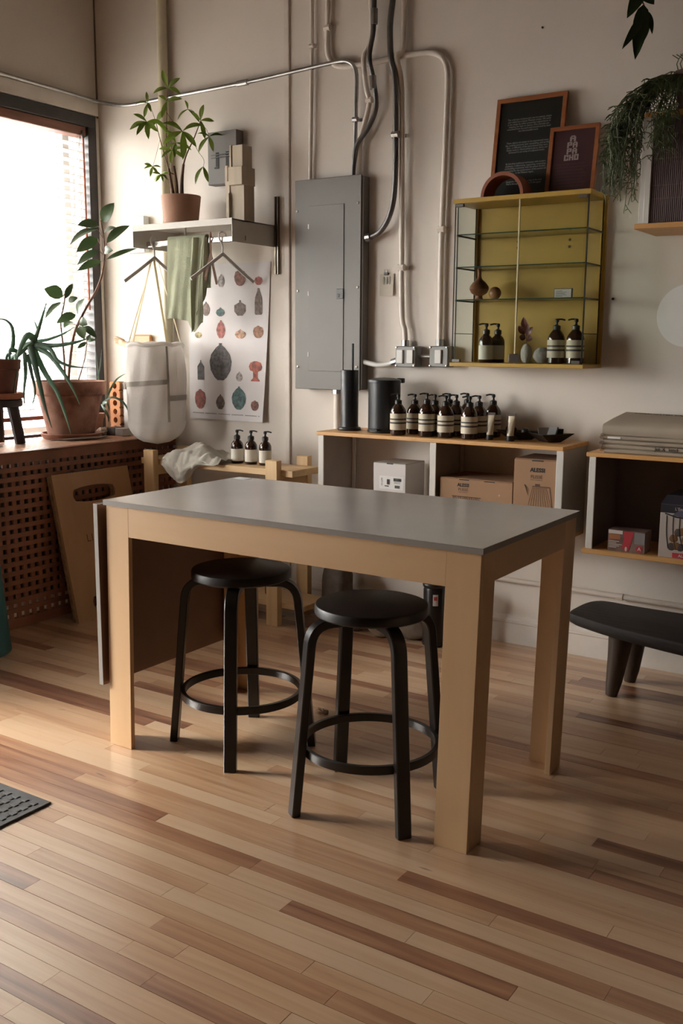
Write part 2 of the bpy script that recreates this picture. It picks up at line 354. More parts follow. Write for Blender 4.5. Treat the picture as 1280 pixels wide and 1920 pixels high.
# floor: sub-floor with boards laid along x
floor = thing('floor', 'strip floor of honey and red-brown wooden boards', 'floor', (0, 0, 0), kind='structure')
bz(-0.0, RX, RY, 0.0, -0.1, -0.012, 0).build('subfloor', mat('subfloor', (0.02, 0.013, 0.008), 0.9), floor, smooth=False)
def floor_mat():
    m = bpy.data.materials.new('floor_boards'); m.use_nodes = True; nt = m.node_tree; L = nt.links; b = nt.nodes['Principled BSDF']
    at = nd(nt, 'ShaderNodeAttribute', attribute_name='tint'); sd = nd(nt, 'ShaderNodeAttribute', attribute_name='seed')
    cr = nd(nt, 'ShaderNodeValToRGB'); e = cr.color_ramp.elements
    e[0].position = 0.0; e[0].color = (0.65, 0.45, 0.285, 1); e[1].position = 1.0; e[1].color = (0.12, 0.042, 0.018, 1)
    for p, c in ((0.3, (0.565, 0.35, 0.20)), (0.6, (0.42, 0.215, 0.112)), (0.82, (0.27, 0.112, 0.058))):
        k = e.new(p); k.color = (*c, 1)
    g = nd(nt, 'ShaderNodeNewGeometry'); mp = nd(nt, 'ShaderNodeMapping'); mp.inputs['Scale'].default_value = (1.4, 26, 1)
    cb = nd(nt, 'ShaderNodeCombineXYZ'); L.new(sd.outputs['Fac'], cb.inputs[2]); va = nd(nt, 'ShaderNodeVectorMath', operation='ADD')
    L.new(g.outputs['Position'], va.inputs[0]); L.new(cb.outputs[0], va.inputs[1]); L.new(va.outputs[0], mp.inputs[0])
    n1 = nd(nt, 'ShaderNodeTexNoise'); n1.inputs['Scale'].default_value = 1.6; n1.inputs['Detail'].default_value = 6; n1.inputs['Distortion'].default_value = 0.6; L.new(mp.outputs[0], n1.inputs['Vector'])
    n2 = nd(nt, 'ShaderNodeTexNoise'); n2.inputs['Scale'].default_value = 0.35; n2.inputs['Detail'].default_value = 2; L.new(mp.outputs[0], n2.inputs['Vector'])
    m1 = nd(nt, 'ShaderNodeMath', operation='MULTIPLY_ADD'); L.new(n1.outputs['Fac'], m1.inputs[0]); m1.inputs[1].default_value = 0.8; m1.inputs[2].default_value = -0.40
    m2 = nd(nt, 'ShaderNodeMath', operation='MULTIPLY_ADD'); L.new(n2.outputs['Fac'], m2.inputs[0]); m2.inputs[1].default_value = 0.5; m2.inputs[2].default_value = -0.25
    s1 = nd(nt, 'ShaderNodeMath', operation='ADD'); L.new(at.outputs['Fac'], s1.inputs[0]); L.new(m1.outputs[0], s1.inputs[1])
    s2 = nd(nt, 'ShaderNodeMath', operation='ADD', use_clamp=True); L.new(s1.outputs[0], s2.inputs[0]); L.new(m2.outputs[0], s2.inputs[1]); L.new(s2.outputs[0], cr.inputs[0])
    n3 = nd(nt, 'ShaderNodeTexNoise'); n3.inputs['Scale'].default_value = 55; n3.inputs['Detail'].default_value = 1
    mp3 = nd(nt, 'ShaderNodeMapping'); mp3.inputs['Scale'].default_value = (0.12, 0.5, 1); L.new(g.outputs['Position'], mp3.inputs[0]); L.new(mp3.outputs[0], n3.inputs['Vector'])
    kr = nd(nt, 'ShaderNodeValToRGB'); kr.color_ramp.elements[0].position = 0.77; kr.color_ramp.elements[1].position = 0.83; L.new(n3.outputs['Fac'], kr.inputs[0])
    mx = nd(nt, 'ShaderNodeMix', data_type='RGBA'); L.new(kr.outputs[0], mx.inputs['Factor']); L.new(cr.outputs[0], mx.inputs['A']); mx.inputs['B'].default_value = (0.09, 0.035, 0.018, 1)
    L.new(mx.outputs['Result'], b.inputs['Base Color'])
    rr = nd(nt, 'ShaderNodeMapRange'); L.new(n2.outputs['Fac'], rr.inputs['Value']); rr.inputs['To Min'].default_value = 0.30; rr.inputs['To Max'].default_value = 0.48
    L.new(rr.outputs[0], b.inputs['Roughness']); b.inputs['Specular IOR Level'].default_value = 0.5
    b.inputs['Coat Weight'].default_value = 1.0; b.inputs['Coat Roughness'].default_value = 0.29
    bp = nd(nt, 'ShaderNodeBump'); bp.inputs['Strength'].default_value = 0.05; bp.inputs['Distance'].default_value = 0.004; L.new(n1.outputs['Fac'], bp.inputs['Height']); L.new(bp.outputs[0], b.inputs['Normal'])
    return m
M_FLOOR = floor_mat()
PW = 0.0592
rf = random.Random(21); boards = []
y = -0.002; row = 0
while y > RY + PW:
    x = 0.002 - rf.uniform(0, 0.6)
    while x < RX:
        ln = rf.choice((0.35, 0.5, 0.62, 0.75, 0.9, 1.05, 1.25, 1.5)) * rf.uniform(0.85, 1.15)
        a, e_ = max(x, 0.002), min(x + ln, RX)
        q = rf.random(); tint = rf.uniform(0.0, 0.42) if q < 0.71 else (rf.uniform(0.42, 0.70) if q < 0.92 else rf.uniform(0.70, 0.92))
        if e_ - a > 0.05: boards.append([a, e_, y - PW, y, tint, rf.uniform(0, 50), rf.uniform(-0.0006, 0.0)])
        x += ln
    y -= PW; row += 1
def in_view(p):
    d = Vector(p) - CAM_LOC; z = d.dot(_f)
    if z < 0.2: return None
    return 640 + 1850.84 * d.dot(_r) / z, 960 - 1850.84 * d.dot(_u) / z
def seen_area(bd):
    n = 0; s = 0
    for i in range(7):
        xx = bd[0] + (bd[1] - bd[0]) * (i + .5) / 7; q = in_view((xx, (bd[2] + bd[3]) / 2, 0))
        if q and 0 <= q[0] <= 1280 and 0 <= q[1] <= 1920:
            z = (Vector((xx, bd[2], 0)) - CAM_LOC).length; s += (bd[1] - bd[0]) / 7 * PW / z ** 3
    return s
boards.sort(key=seen_area, reverse=True)
def board_mesh(name, bs):
    b = B()
    for (a, e_, y0, y1, t, sd, dz) in bs: b.box(a + .0005, e_ - .0005, y0 + .0006, y1 - .0006, -0.012, dz, 0.0)
    me = b.mesh(name, (0, 0, 0), M_FLOOR, smooth=False)
    nf = len(me.polygons) // len(bs)
    at = me.attributes.new('tint', 'FLOAT', 'FACE'); sd_ = me.attributes.new('seed', 'FLOAT', 'FACE')
    for k, bd in enumerate(bs):
        for i in range(nf): at.data[k * nf + i].value = bd[4]; sd_.data[k * nf + i].value = bd[5]
    return me
for bd in boards[:300]:
    o = bpy.data.objects.new('plank', board_mesh('plank', [bd])); COL.objects.link(o); o.parent = floor
o = bpy.data.objects.new('plank_field', board_mesh('plank_field', boards[300:])); COL.objects.link(o); o.parent = floor; o['kind'] = 'stuff'

# baseboard, low pipe
bb = B(); bb.prism([(0.57, -.018, 0), (0.57, -.018, .100), (0.57, -.024, .106), (0.57, -.024, .116), (0.57, -.014, .124), (0.57, -.010, .140), (0.57, 0, .140), (0.57, 0, 0)], (RX - .57, 0, 0))
struct(bb.build('baseboard_back', M_TRIM, smooth=False), 'chipped white baseboard along the back wall', 'baseboard')

# ------------------------------------------------------------ window
win = thing('window_1', 'large bright window with dark frame beside the corner', 'window', (-0.05, -1.2, OZ0), kind='structure')
fr = B()
fr.box(-.09, .016, OY0, OY1, 2.668, OZ1, .003); fr.box(-.09, .016, -.092, OY1, OZ0, 2.668, .003); fr.box(-.09, .016, OY0, -1.46, OZ0, 2.668, .003)
fr.box(-.09, .0, -1.46, -.092, OZ0, .905, .003)
fr.build('frame', M_DARKFRAME, win)
sash = B(); sash.box(-.20, -.17, -1.46, -.03, .86, .93, .002); sash.box(-.20, -.17, -1.46, -.03, 2.66, 2.735, .002)
for yy in (-.125, -.78, -1.50): sash.box(-.20, -.17, yy, yy + .05, .93, 2.66, .002)
sash.build('sash', mat('pale_sash', (0.62, 0.60, 0.57), 0.5), win)
for (a, b_) in ((-.73, -.125), (-1.45, -.78)):
    bz(-.188, -.182, a, b_, .93, 2.66, 0).build('pane', M_WINGLASS, win, smooth=False)
rev = B(); rev.box(-.34, -.09, -.029, -.024, OZ0, OZ1); rev.build('reveal', mat('grey_masonry_reveal', (0.12, 0.115, 0.11), 0.9, var=0.5, scale=5, stretch=(3, 3, .35), bump=.3), win, smooth=False)
bz(-.13, -.105, -.033, -.029, OZ0, OZ1, 0).build('reveal_strip', mat('black_strip', (0.02, 0.018, 0.017), .7), win, smooth=False)
bz(-.17, -.145, -.036, -.029, OZ0, OZ1, 0).build('reveal_strip', M_WHITEPL, win, smooth=False)
# second window further along the same wall, out of frame
win2 = thing('window_2', 'large bare window further along the left wall', 'window', (-0.05, -4.2, W2Z0), kind='structure')
f2 = B(); f2.box(-.12, .016, W2Y0, W2Y1, W2Z1 - .05, W2Z1, .003); f2.box(-.12, .016, W2Y0, W2Y1, W2Z0, W2Z0 + .05, .003)
for yy in (W2Y0, (W2Y0 + W2Y1) / 2 - .025, W2Y1 - .05): f2.box(-.12, .016, yy, yy + .05, W2Z0 + .05, W2Z1 - .05, .003)
f2.build('frame', M_DARKFRAME, win2)
for (a, b_) in ((W2Y0 + .05, (W2Y0 + W2Y1) / 2 - .025), ((W2Y0 + W2Y1) / 2 + .025, W2Y1 - .05)): bz(-.06, -.054, a, b_, W2Z0 + .05, W2Z1 - .05, 0).build('pane', M_WINGLASS, win2, smooth=False)
# wooden venetian blind
blind = thing('venetian_blind', 'open venetian blind with red-brown head rail across the window', 'blind', (-0.05, -1.2, .95))
bz(-.085, .004, -1.44, -.098, 2.615, 2.668, .004).build('head_rail', M_REDWOOD, blind)
bz(-.065, -.015, -1.44, -.102, .985, 1.008, .003).build('bottom_rail', M_REDWOOD, blind)
M_SLAT = mat('white_slat', (0.80, 0.77, 0.73), 0.45)
sl_me = B().sheet(lambda u, v: (-.066 + .049 * u, -1.44 + 1.335 * v, .0035 * math.sin(PI * u) + .0105 * (u - .5)), 4, 1, .0025).mesh('slat', (0, 0, 0), M_SLAT)
nsl = 34
for i in range(nsl):
    o = bpy.data.objects.new('slat', sl_me); COL.objects.link(o); o.parent = blind
    o.location = Vector((0, 0, 1.045 + i * .0462)) - ORG[blind.name]
for yy in (-.14, -.78, -1.40):
    B().tube([(-.012, yy, 2.62), (-.012, yy, 1.0)], .0014, 5).build('ladder_cord', M_LAMW, blind)
wand = B().tube([(.006, -.128, 2.63), (.01, -.128, 2.58), (.012, -.126, 1.62)], .006, 8).build('tilt_wand', mat('red_wand', (0.35, 0.09, 0.04), .4), blind)
B().tube([(.004, -.13, 2.64), (.012, -.128, 2.60)], .009, 8).build('wand_hook', M_DARKSTEEL, wand)
blk = thing('sun_blocker', 'unseen dark screen added outside to block sun at the second window', 'sun_blocker', (-1.5, -3.1, 2.6))  # added out of view to keep high sun out of the second window
B().prism([(-.3, -4.3, 2.75), (-1.75, -4.3, 2.62), (-1.75, -4.3, 2.45), (-1.73, -4.3, 2.45), (-1.73, -4.3, 2.60), (-.3, -4.3, 2.73)], (0, 2.4, 0)).build('blocker_sheet', mat('sun_blocker_dark', (.06, .06, .065), .9), blk, smooth=False)
for yy in (-4.28, -1.95): B().tube([(-.3, yy, 2.2), (-1.7, yy, 2.59)], .012, 6).build('arm', M_DARKSTEEL, blk)
struct(bz(-40, -.3, -40, 40, -.6, -.4, 0).build('ground', mat('street_ground', (.16, .155, .15), .9, var=.1), smooth=False), 'grey street pavement outside the windows', 'ground')
# pale building across the street, seen through the blind
bld = thing('building', 'washed-out pale building across the street outside the window', 'building', (-9, 4, -.4))
bz(-12, -9, -6, 10, -.4, 1.75, 0).build('facade', mat('pale_facade', (0.62, 0.63, 0.65), .8), bld, smooth=False)
bz(-9.2, -8.9, -6, 10, 1.75, 1.9, 0).build('cornice', mat('cornice', (0.45, 0.46, 0.48), .8), bld, smooth=False)
for i in range(9):
    for zc in (.75,):
        bz(-9.02, -8.98, -4.6 + i * 1.5, -3.9 + i * 1.5, zc - .55, zc + .55, 0).build('far_window', mat('far_glass', (0.10, 0.13, 0.16), .3) if i == 0 and zc > 0 else bpy.data.materials['far_glass'], bld, smooth=False)

# ------------------------------------------------------------ lattice radiator cover
cov = thing('radiator_cover', 'red-brown wooden lattice radiator cover under the window', 'radiator cover', (0.28, -1.2, 0))
CX, CZ, CY0, CY1 = 0.56, 0.885, -2.4, -0.002
PITCH, SW = 0.0475, 0.0245
# front face: frame and crossing slats
bz(CX - .03, CX + .006, CY0, CY1, CZ - .05, CZ, .002).build('top_rail', M_LATTICE, cov)
bz(CX - .03, CX + .006, CY0, CY1, 0, .05, .002).build('bottom_rail', M_LATTICE, cov)
hs = B().box(CX - .012, CX, CY0, CY1, -SW / 2, SW / 2, .001).mesh('slat', (0, 0, 0), M_LATTICE)
vs_ = B().box(CX - .0128, CX - .0008, -SW / 2, SW / 2, .04, CZ - .04, .001).mesh('slat', (0, 0, 0), M_LATTICE)
org = ORG[cov.name]
def inst(me, loc, parent, name=None):
    o = bpy.data.objects.new(name or me.name, me); COL.objects.link(o); o.parent = parent; o.location = Vector(loc) - ORG[parent.name]; ORG[o.name] = ORG[parent.name]; return o
z = .05 + PITCH - SW / 2 + .006
while z < CZ - .06: inst(hs, (0, 0, z), cov); z += PITCH
y = CY1 - .03
while y > CY0: inst(vs_, (0, y, 0), cov); y -= PITCH
# top face: finer crossing slats
bz(CX - .035, CX + .012, CY0, CY1, CZ, CZ + .008, .002).build('top_edge', M_LATTICE, cov)
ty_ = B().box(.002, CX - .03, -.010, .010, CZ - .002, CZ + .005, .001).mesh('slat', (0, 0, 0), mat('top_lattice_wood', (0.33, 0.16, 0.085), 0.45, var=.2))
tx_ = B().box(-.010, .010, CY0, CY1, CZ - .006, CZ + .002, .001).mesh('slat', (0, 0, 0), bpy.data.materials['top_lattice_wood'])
y = CY1 - .03
while y > CY0: inst(ty_, (0, y, 0), cov); y -= .036
x = .02
while x < CX - .035: inst(tx_, (x, 0, 0), cov); x += .036
bz(.30, .42, CY0, -.06, .1, .8, .01).build('radiator_block', mat('dark_radiator', (0.05, 0.045, 0.04), .6), cov)

# ------------------------------------------------------------ table with drop leaf
TX0, TX1, TY0, TY1, TH = 2.039, 3.478, -1.974, -1.230, 0.894
LEAN = -0.019
def lean(p): return Vector((p.x + LEAN * (TH - p.z) / TH, p.y, p.z))
tab = thing('drop_leaf_table', 'tall birch plywood table with grey laminate top', 'table', ((TX0 + TX1) / 2, (TY0 + TY1) / 2, 0))
M_GREYLAM = mat('grey_laminate', (0.40, 0.37, 0.345), 0.25, coat=.6, var=0.04, scale=3)
M_GREYLAM.node_tree.nodes['Principled BSDF'].inputs['Coat Roughness'].default_value = 0.22
bz(TX0, TX1, TY0, TY1, TH - .0015, TH, .0006).build('table_top', M_GREYLAM, tab, smooth=False)
bz(TX0 + .0005, TX1 - .0005, TY0 + .0005, TY1 - .0005, TH - .018, TH - .0015, 0).build('top_core', mat('grey_edge', (0.27, 0.245, 0.225), .5), tab, smooth=False)
IN = .008
X0, X1, Y0, Y1 = TX0 + IN, TX1 - IN, TY0 + IN, TY1 - IN
LW, LD, LT = .105, .095, .018
zt = TH - .018
def leg(sx, sy):
    b = B(); xo = X1 if sx else X0; yo = Y1 if sy else Y0
    xa, xb = (xo - LW, xo) if sx else (xo, xo + LW); ya, yb = (yo - LT, yo) if sy else (yo, yo + LT)
    b.box(xa, xb, ya, yb, 0, zt, .0008, shear=lean)
    xa, xb = (xo - LT, xo) if sx else (xo, xo + LT); ya, yb = (yo - LD, yo - LT) if sy else (yo + LT, yo + LD)
    b.box(xa, xb, ya, yb, 0, zt, .0008, shear=lean)
    return b.build('leg', M_BIRCHZ, tab, smooth=False)
for sx in (0, 1):
    for sy in (0, 1): leg(sx, sy)
for (ya, yb) in ((Y0, Y0 + LT), (Y1 - LT, Y1)):
    B().box(X0 + LW, X1 - LW, ya, yb, .772, zt, .0006, shear=lean).build('apron', M_BIRCHX, tab, smooth=False)
for (xa, xb) in ((X1 - LT, X1), (X0, X0 + LT)):
    B().box(xa, xb, Y0 + LD, Y1 - LD, .784, zt, .0006, shear=lean).build('apron', M_BIRCHY, tab, smooth=False)
lf = bz(2.002, 2.018, TY0 - .006, TY1 + .006, .222, .876, .0008).build('drop_leaf', mat('brown_fibreboard', (0.20, 0.105, 0.06), .6, var=.05), tab, smooth=False)
bz(1.999, 2.002, TY0 - .006, TY1 + .006, .222, .878, .0003).build('leaf_face', M_GREYLAM, lf, smooth=False)
bz(2.000, 2.019, TY0 - .0085, TY0 - .006, .222, .878, .0003).build('leaf_edge', bpy.data.materials['grey_edge'], lf, smooth=False)
for yy in (-1.8, -1.4): bz(2.012, 2.05, yy - .03, yy + .03, .862, .876, .001).build('hinge', M_STEEL, tab)
tag(bz(2.055, 2.12, -1.288, -1.245, TH, TH + .0012, .0003).build('label_card', mat('pale_card', (0.62, 0.62, 0.62), .5), smooth=False), 'small pale card lying on the far left table corner', 'card')

# ------------------------------------------------------------ stools
def make_stool():
    t = thing('stool', '', 'stool')
    seat = B().lathe([(0, .615), (.165, .615), (.171, .617), (.175, .622), (.175, .643), (.172, .648), (.166, .650), (0, .6505)], n=56).build('seat', mat('black_stained_seat', (0.012, 0.008, 0.0075), .45, var=.15, scale=3, stretch=(1, 14, 1)), t)
    path = filletpath([(.06, 0, .601), (.196, 0, .601), (.252, 0, 0)], .065, 10)
    lm = B().tube(path, 0, rect=(.028, .046), up=(1, 0, .1))
    b2 = B()
    me = None
    for k in range(4):
        if me is None:
            P = [Vector(p) for p in path]; v = []; f = []
            for i, p in enumerate(P):
                tg = (P[min(i + 1, len(P) - 1)] - P[max(i - 1, 0)]).normalized(); nn = Vector((0, 1, 0)).cross(tg); th = .0135; w = .0215; c = .003
                for (q, e_) in ((-th, -w + c), (-th + c, -w), (th - c, -w), (th, -w + c), (th, w - c), (th - c, w), (-th + c, w), (-th, w - c)): v.append(p + nn * q + Vector((0, e_, 0)))
            for i in range(len(P) - 1):
                for j in range(8): f.append((i * 8 + j, i * 8 + (j + 1) % 8, (i + 1) * 8 + (j + 1) % 8, (i + 1) * 8 + j))
            f.append(tuple(range(8))); f.append(tuple(range((len(P) - 1) * 8, len(P) * 8)))
            bb_ = B(); bb_.add(v, f)
            for p in bb_.v: pass
            bb_.v = [(p[0], p[1], max(p[2], 0.0)) for p in bb_.v]
            me = bb_.mesh('leg', (0, 0, 0), M_BLACK, ang=40)
        o = bpy.data.objects.new('leg', me); COL.objects.link(o); o.parent = t; o.rotation_euler = (0, 0, k * PI / 2); ORG[o.name] = Vector()
    pr = [(.203, .188), (.205, .186), (.217, .186), (.219, .188), (.219, .211), (.217, .213), (.205, .213), (.203, .211), (.203, .188)]
    B().lathe(pr, n=64).build('foot_ring', M_BLACK, t)
    return t
st = make_stool()
s2 = place(st, False, (3.047, -1.836, 0), math.radians(55), 'black round stool nearer the camera, beside the front table leg', 'black bentwood stools at the table')
s1 = place(st, True, (2.418, -1.69, 0), math.radians(29), 'black round stool farther back, in front of the brown drop leaf', 'black bentwood stools at the table')
# rubber mat
matt = thing('floor_mat', 'grey ribbed rubber mat on the floor at left', 'mat', (1.6, -2.6, 0))
M_RUB = mat('grey_rubber', (0.085, 0.085, 0.085), .6, var=.15, scale=30)
bz(1.0, 2.229, -3.2, -2.407, 0.0005, .007, .003).build('mat_base', M_RUB, matt)
rb = B()
for i in range(28):
    for j in range(18):
        xx = 2.195 - i * .042; yy = -2.445 - j * .04
        if xx > 1.04 and yy > -3.16: rb.box(xx - .017, xx + .010, yy - .012, yy + .006, .0068, .0095, .002); rb.box(xx - .003, xx + .004, yy - .030, yy - .014, .0068, .0095, .002)
rb.build('tread_pattern', M_RUB, matt)

# ------------------------------------------------------------ pipes and conduits on the walls
def conduit(name, label, path, r, m, straps=(), n=10, group=None, cat='conduit', couplings=(), strap_m=None):
    o = B().tube(path, r, n).build(name, m, ang=60); tag(o, label, cat, group)
    for (x, y, z) in straps:
        B().tube([(x - r * 1.25, y, z), (x + r * 1.25, y, z)], r * 1.3, 8, up=(0, 0, 1)).box(x + r * .8, x + r * 2.4, -.006, -.002, z - .008, z + .008, .001).build('strap', strap_m or m, o)
    for (p, q) in couplings: B().tube([p, q], r * 1.5, 10).build('coupling', M_STEEL, o)
    return o
lp = filletpath([(.03, OY0 - .5, 2.845), (.03, -.10, 2.820), (.03, -.03, 2.818), (.12, -.028, 2.795), (.27, -.028, 2.766), (.5, -.028, 2.772), (1.20, -.028, 2.782), (1.62, -.028, 2.80)], .1, 5)
lp = lp[:-1] + filletpath([lp[-1], (1.83, -.028, 2.805), (1.822, -.028, 2.40), (1.812, -.028, 2.25)], .13, 8)
gal = conduit('conduit', 'thin bare metal conduit running round the corner and down into the breaker panel', lp, .0105, M_STEEL, straps=((1.822, -.028, 2.52),), couplings=(((1.083, -.028, 2.780), (1.15, -.028, 2.781)),), strap_m=M_STEEL)
conduit('drain_pipe', 'thick cream vertical pipe behind the potted tree', [(.562, -.035, 3.9), (.556, -.035, 2.0), (.549, -.035, .8935)], .029, M_CREAMPIPE, n=18, cat='pipe')
tag(bz(1.375, 1.405, -.012, 0, .14, 3.9, .002).build('trim_4', M_PAINTPIPE), 'flat painted cover strip running up the wall left of the breaker panel', 'trim', kind='structure')
conduit('conduit', 'straight painted conduit entering the top left of the breaker panel', [(1.552, -.02, 3.9), (1.556, -.02, 2.9), (1.546, -.02, 2.25)], .010, M_PAINTPIPE, straps=((1.556, -.02, 2.90),))
C1 = [(1.653, -.020, 3.9)] + filletpath([(1.652, -.020, 3.1), (1.647, -.020, 2.785), (1.86, -.020, 2.768), (2.055, -.020, 2.779), (2.325, -.020, 2.775), (2.318, -.020, 2.3), (2.308, -.020, 1.92), (2.312, -.020, 1.43)], .17, 9)
conduit('conduit', 'painted conduit sweeping right and down into the single switch box', C1, .0135, M_PAINTPIPE, straps=((1.65, -.020, 2.97), (2.309, -.020, 1.97)), couplings=(((2.312, -.020, 1.455), (2.312, -.020, 1.42)),))
C2 = [(1.911, -.038, 3.9)] + smoothpath([(1.911, -.038, 3.05), (1.914, -.038, 2.873), (1.882, -.052, 2.793), (1.896, -.048, 2.657), (1.903, -.03, 2.594), (1.882, -.03, 2.510), (1.855, -.03, 2.431), (1.845, -.03, 2.25)], 6)
conduit('conduit', 'painted conduit wriggling down into the breaker panel top', C2, .0125, M_PAINTPIPE, straps=((1.903, -.03, 2.60),))
C3 = [(1.945, -.062, 3.9)] + smoothpath([(1.945, -.062, 3.04), (1.941, -.062, 2.901), (1.930, -.078, 2.783), (1.944, -.062, 2.684), (1.951, -.045, 2.561), (1.907, -.045, 2.468), (1.840, -.045, 2.388), (1.822, -.045, 2.25)], 6)
conduit('conduit', 'bare steel conduit with clamp couplings twisting into the breaker panel top', C3, .0115, M_DARKSTEEL, couplings=(((1.946, -.062, 2.93), (1.945, -.062, 3.0)), ((1.943, -.062, 2.64), (1.940, -.062, 2.70))))
C4 = [(2.043, -.055, 3.9)] + smoothpath([(2.042, -.055, 3.025), (2.029, -.055, 2.910), (2.040, -.06, 2.766), (2.062, -.055, 2.667), (2.066, -.05, 2.45), (2.066, -.05, 2.205), (2.046, -.05, 2.070), (1.993, -.045, 1.985), (1.93, -.04, 1.955), (1.88, -.04, 1.945)], 6)
conduit('conduit', 'dark grey flexible conduit curving into the right side of the breaker panel', C4, .014, M_DARKSTEEL, straps=((2.066, -.05, 2.42),), couplings=(((1.90, -.04, 1.949), (1.925, -.04, 1.953)),), strap_m=M_STEEL)
C5 = [(2.090, -.028, 3.9)] + smoothpath([(2.088, -.028, 3.023), (2.086, -.03, 2.811), (2.067, -.052, 2.767), (2.081, -.03, 2.645), (2.09, -.028, 2.3), (2.102, -.028, 1.62), (2.122, -.03, 1.50), (2.126, -.03, 1.43)], 5)
conduit('conduit', 'painted conduit dropping straight into the double switch box', C5, .0135, M_PAINTPIPE, straps=((2.096, -.028, 1.80),), couplings=(((2.126, -.03, 1.45), (2.126, -.03, 1.42)),))
conduit('flexible_conduit', 'short white flexible conduit between breaker panel and double switch box', smoothpath([(1.875, -.04, 1.345), (1.92, -.04, 1.335), (1.98, -.04, 1.325), (2.03, -.04, 1.330), (2.095, -.04, 1.35)], 5), .0125, M_WHITEPL, couplings=(((2.06, -.04, 1.34), (2.09, -.04, 1.349)),))
conduit('conduit', 'short chrome nipple joining the two switch boxes', [(2.205, -.035, 1.372), (2.285, -.035, 1.372)], .009, M_STEEL)
conduit('conduit', 'white vertical conduit under the breaker panel', [(1.735, -.04, 1.20), (1.735, -.04, .14)], .02, M_PAINTPIPE, n=14, couplings=(((1.735, -.04, 1.196), (1.735, -.04, 1.175)),))
conduit('heating_pipe', 'painted pipe running low along the back wall above the baseboard', [(.62, -.03, .325), (2.7, -.03, .318), (5.0, -.03, .300)], .012, M_PAINTPIPE, straps=((3.26, -.03, .313),), cat='pipe')

# switch boxes
def switch_box(x0, x1, z0, z1, nsw, label):
    M_SW = mat('grey_box_metal', (0.23, 0.225, 0.215), .5, metal=.3, var=.1) if 'grey_box_metal' not in bpy.data.materials else bpy.data.materials['grey_box_metal']
    t = thing('switch_box', label, 'switch', ((x0 + x1) / 2, -.03, z0), 'grey switch boxes under the conduits')
    bz(x0, x1, -.066, -.001, z0, z1, .006).build('box', M_SW, t)
    bz(x0 + .001, x1 - .001, -.073, -.066, z0 + .001, z1 - .001, .003).build('cover_plate', M_SW, t)
    for k in range(nsw):
        xc = x0 + (x1 - x0) * (k + .5) / nsw if nsw > 1 else (x0 + x1) / 2 + .0
        w = .017
        B().box(xc - w, xc + w, -.082, -.072, z0 + .018, z1 - .018, .002).build('rocker_switch', M_WHITEPL, t)
    for sx in (x0 + .007, x1 - .007):
        for sz in (z0 + .007, z1 - .007): B().lathe([(0, 0), (.0045, 0), (.0045, .003), (0, .004)], (sx, -.073, sz), 8, M=Matrix.Rotation(PI / 2, 4, 'X')).build('screw', M_CHROME, t)
    return t
switch_box(2.095, 2.209, 1.319, 1.421, 2, 'grey metal wall box with two white rocker switches')
switch_box(2.284, 2.386, 1.322, 1.423, 1, 'grey metal wall box with one white rocker switch')

# breaker panel
M_PANEL = mat('grey_panel_paint', (0.175, 0.160, 0.145), .48, var=.05, scale=2)
bp_ = thing('breaker_panel', 'tall grey metal breaker panel on the back wall', 'electrical panel', (1.683, -.03, 1.195))
bz(1.50, 1.893, -.058, -.001, 1.20, 2.245, .002).build('back_box', M_PANEL, bp_)
bz(1.4815, 1.885, -.066, -.056, 1.1947, 2.2518, .003).build('cover', M_PANEL, bp_)
dr = bz(1.571, 1.785, -.0695, -.066, 1.290, 2.120, .0012).build('door', M_PANEL, bp_)
bz(1.745, 1.786, -.0735, -.069, 1.655, 1.705, .002).build('latch', mat('dark_latch', (0.05, 0.05, 0.05), .4), dr)
bz(1.750, 1.764, -.0755, -.073, 1.662, 1.68, .001).build('latch_button', M_BLACKPL, dr)
for zz in (1.375, 1.685, 2.02): bz(1.566, 1.573, -.071, -.066, zz - .012, zz + .012, .001).build('hinge', M_WHITEPL, bp_)
for (xx, zz) in ((1.497, 2.10), (1.866, 2.118), (1.5, 1.70), (1.868, 1.71), (1.5, 1.31), (1.866, 1.315)):
    B().lathe([(0, 0), (.007, 0), (.006, .004), (0, .005)], (xx, -.066, zz), 10, M=Matrix.Rotation(PI / 2, 4, 'X')).build('screw', M_BRASS, bp_)
# paper tag on a clip
tg = thing('paper_tag', 'small paper card hanging from a black clip beside the breaker panel', 'card', (2.0, -.006, 1.67))
M_PAPER = mat('cream_paper', (0.56, 0.50, 0.41), .8, var=.06, scale=20)
B().sheet(lambda u, v: (1.961 + .08 * u, -.007 - .006 * (1 - v) * u, 1.668 + .107 * v), 3, 3, .001).build('card', M_PAPER, tg)
for k in range(3): B().ball((1.986 + k * .017, -.0095, 1.742), (.006, .001, .020), 10, 6).build('printed_leaf', mat('grey_print', (0.28, 0.27, 0.23), .8) if k == 0 else bpy.data.materials['grey_print'], tg)
bz(1.987, 2.012, -.014, -.003, 1.768, 1.780, .002).build('clip', M_BLACKPL, tg)
B().tube([(1.992, -.01, 1.778), (1.994, -.012, 1.796), (2.005, -.012, 1.796), (2.007, -.01, 1.778)], .0015, 5).build('clip_handle', M_DARKSTEEL, tg)

# small grey wall box, upper left
gb = thing('wall_box', 'flat grey square metal box on the wall above the steel shelf', 'box', (1.0, -.03, 2.27))
bz(.898, 1.098, -.062, -.001, 2.275, 2.547, .003).build('box', M_PANEL, gb)
M_SLOT = mat('slot_black', (0.01, 0.01, 0.01), .7)
for xx in (.955, 1.025): bz(xx, xx + .022, -.0635, -.061, 2.365, 2.44, .0005).build('slot', M_SLOT, gb)
for xx in (.945, 1.015): bz(xx, xx + .032, -.0637, -.061, 2.358, 2.364, .0005).build('slot', M_SLOT, gb)
for zz in (2.425, 2.412): B().tube([(.93, -.07, zz), (1.075, -.07, zz + .004)], .003, 6).build('bar', M_DARKSTEEL, gb)

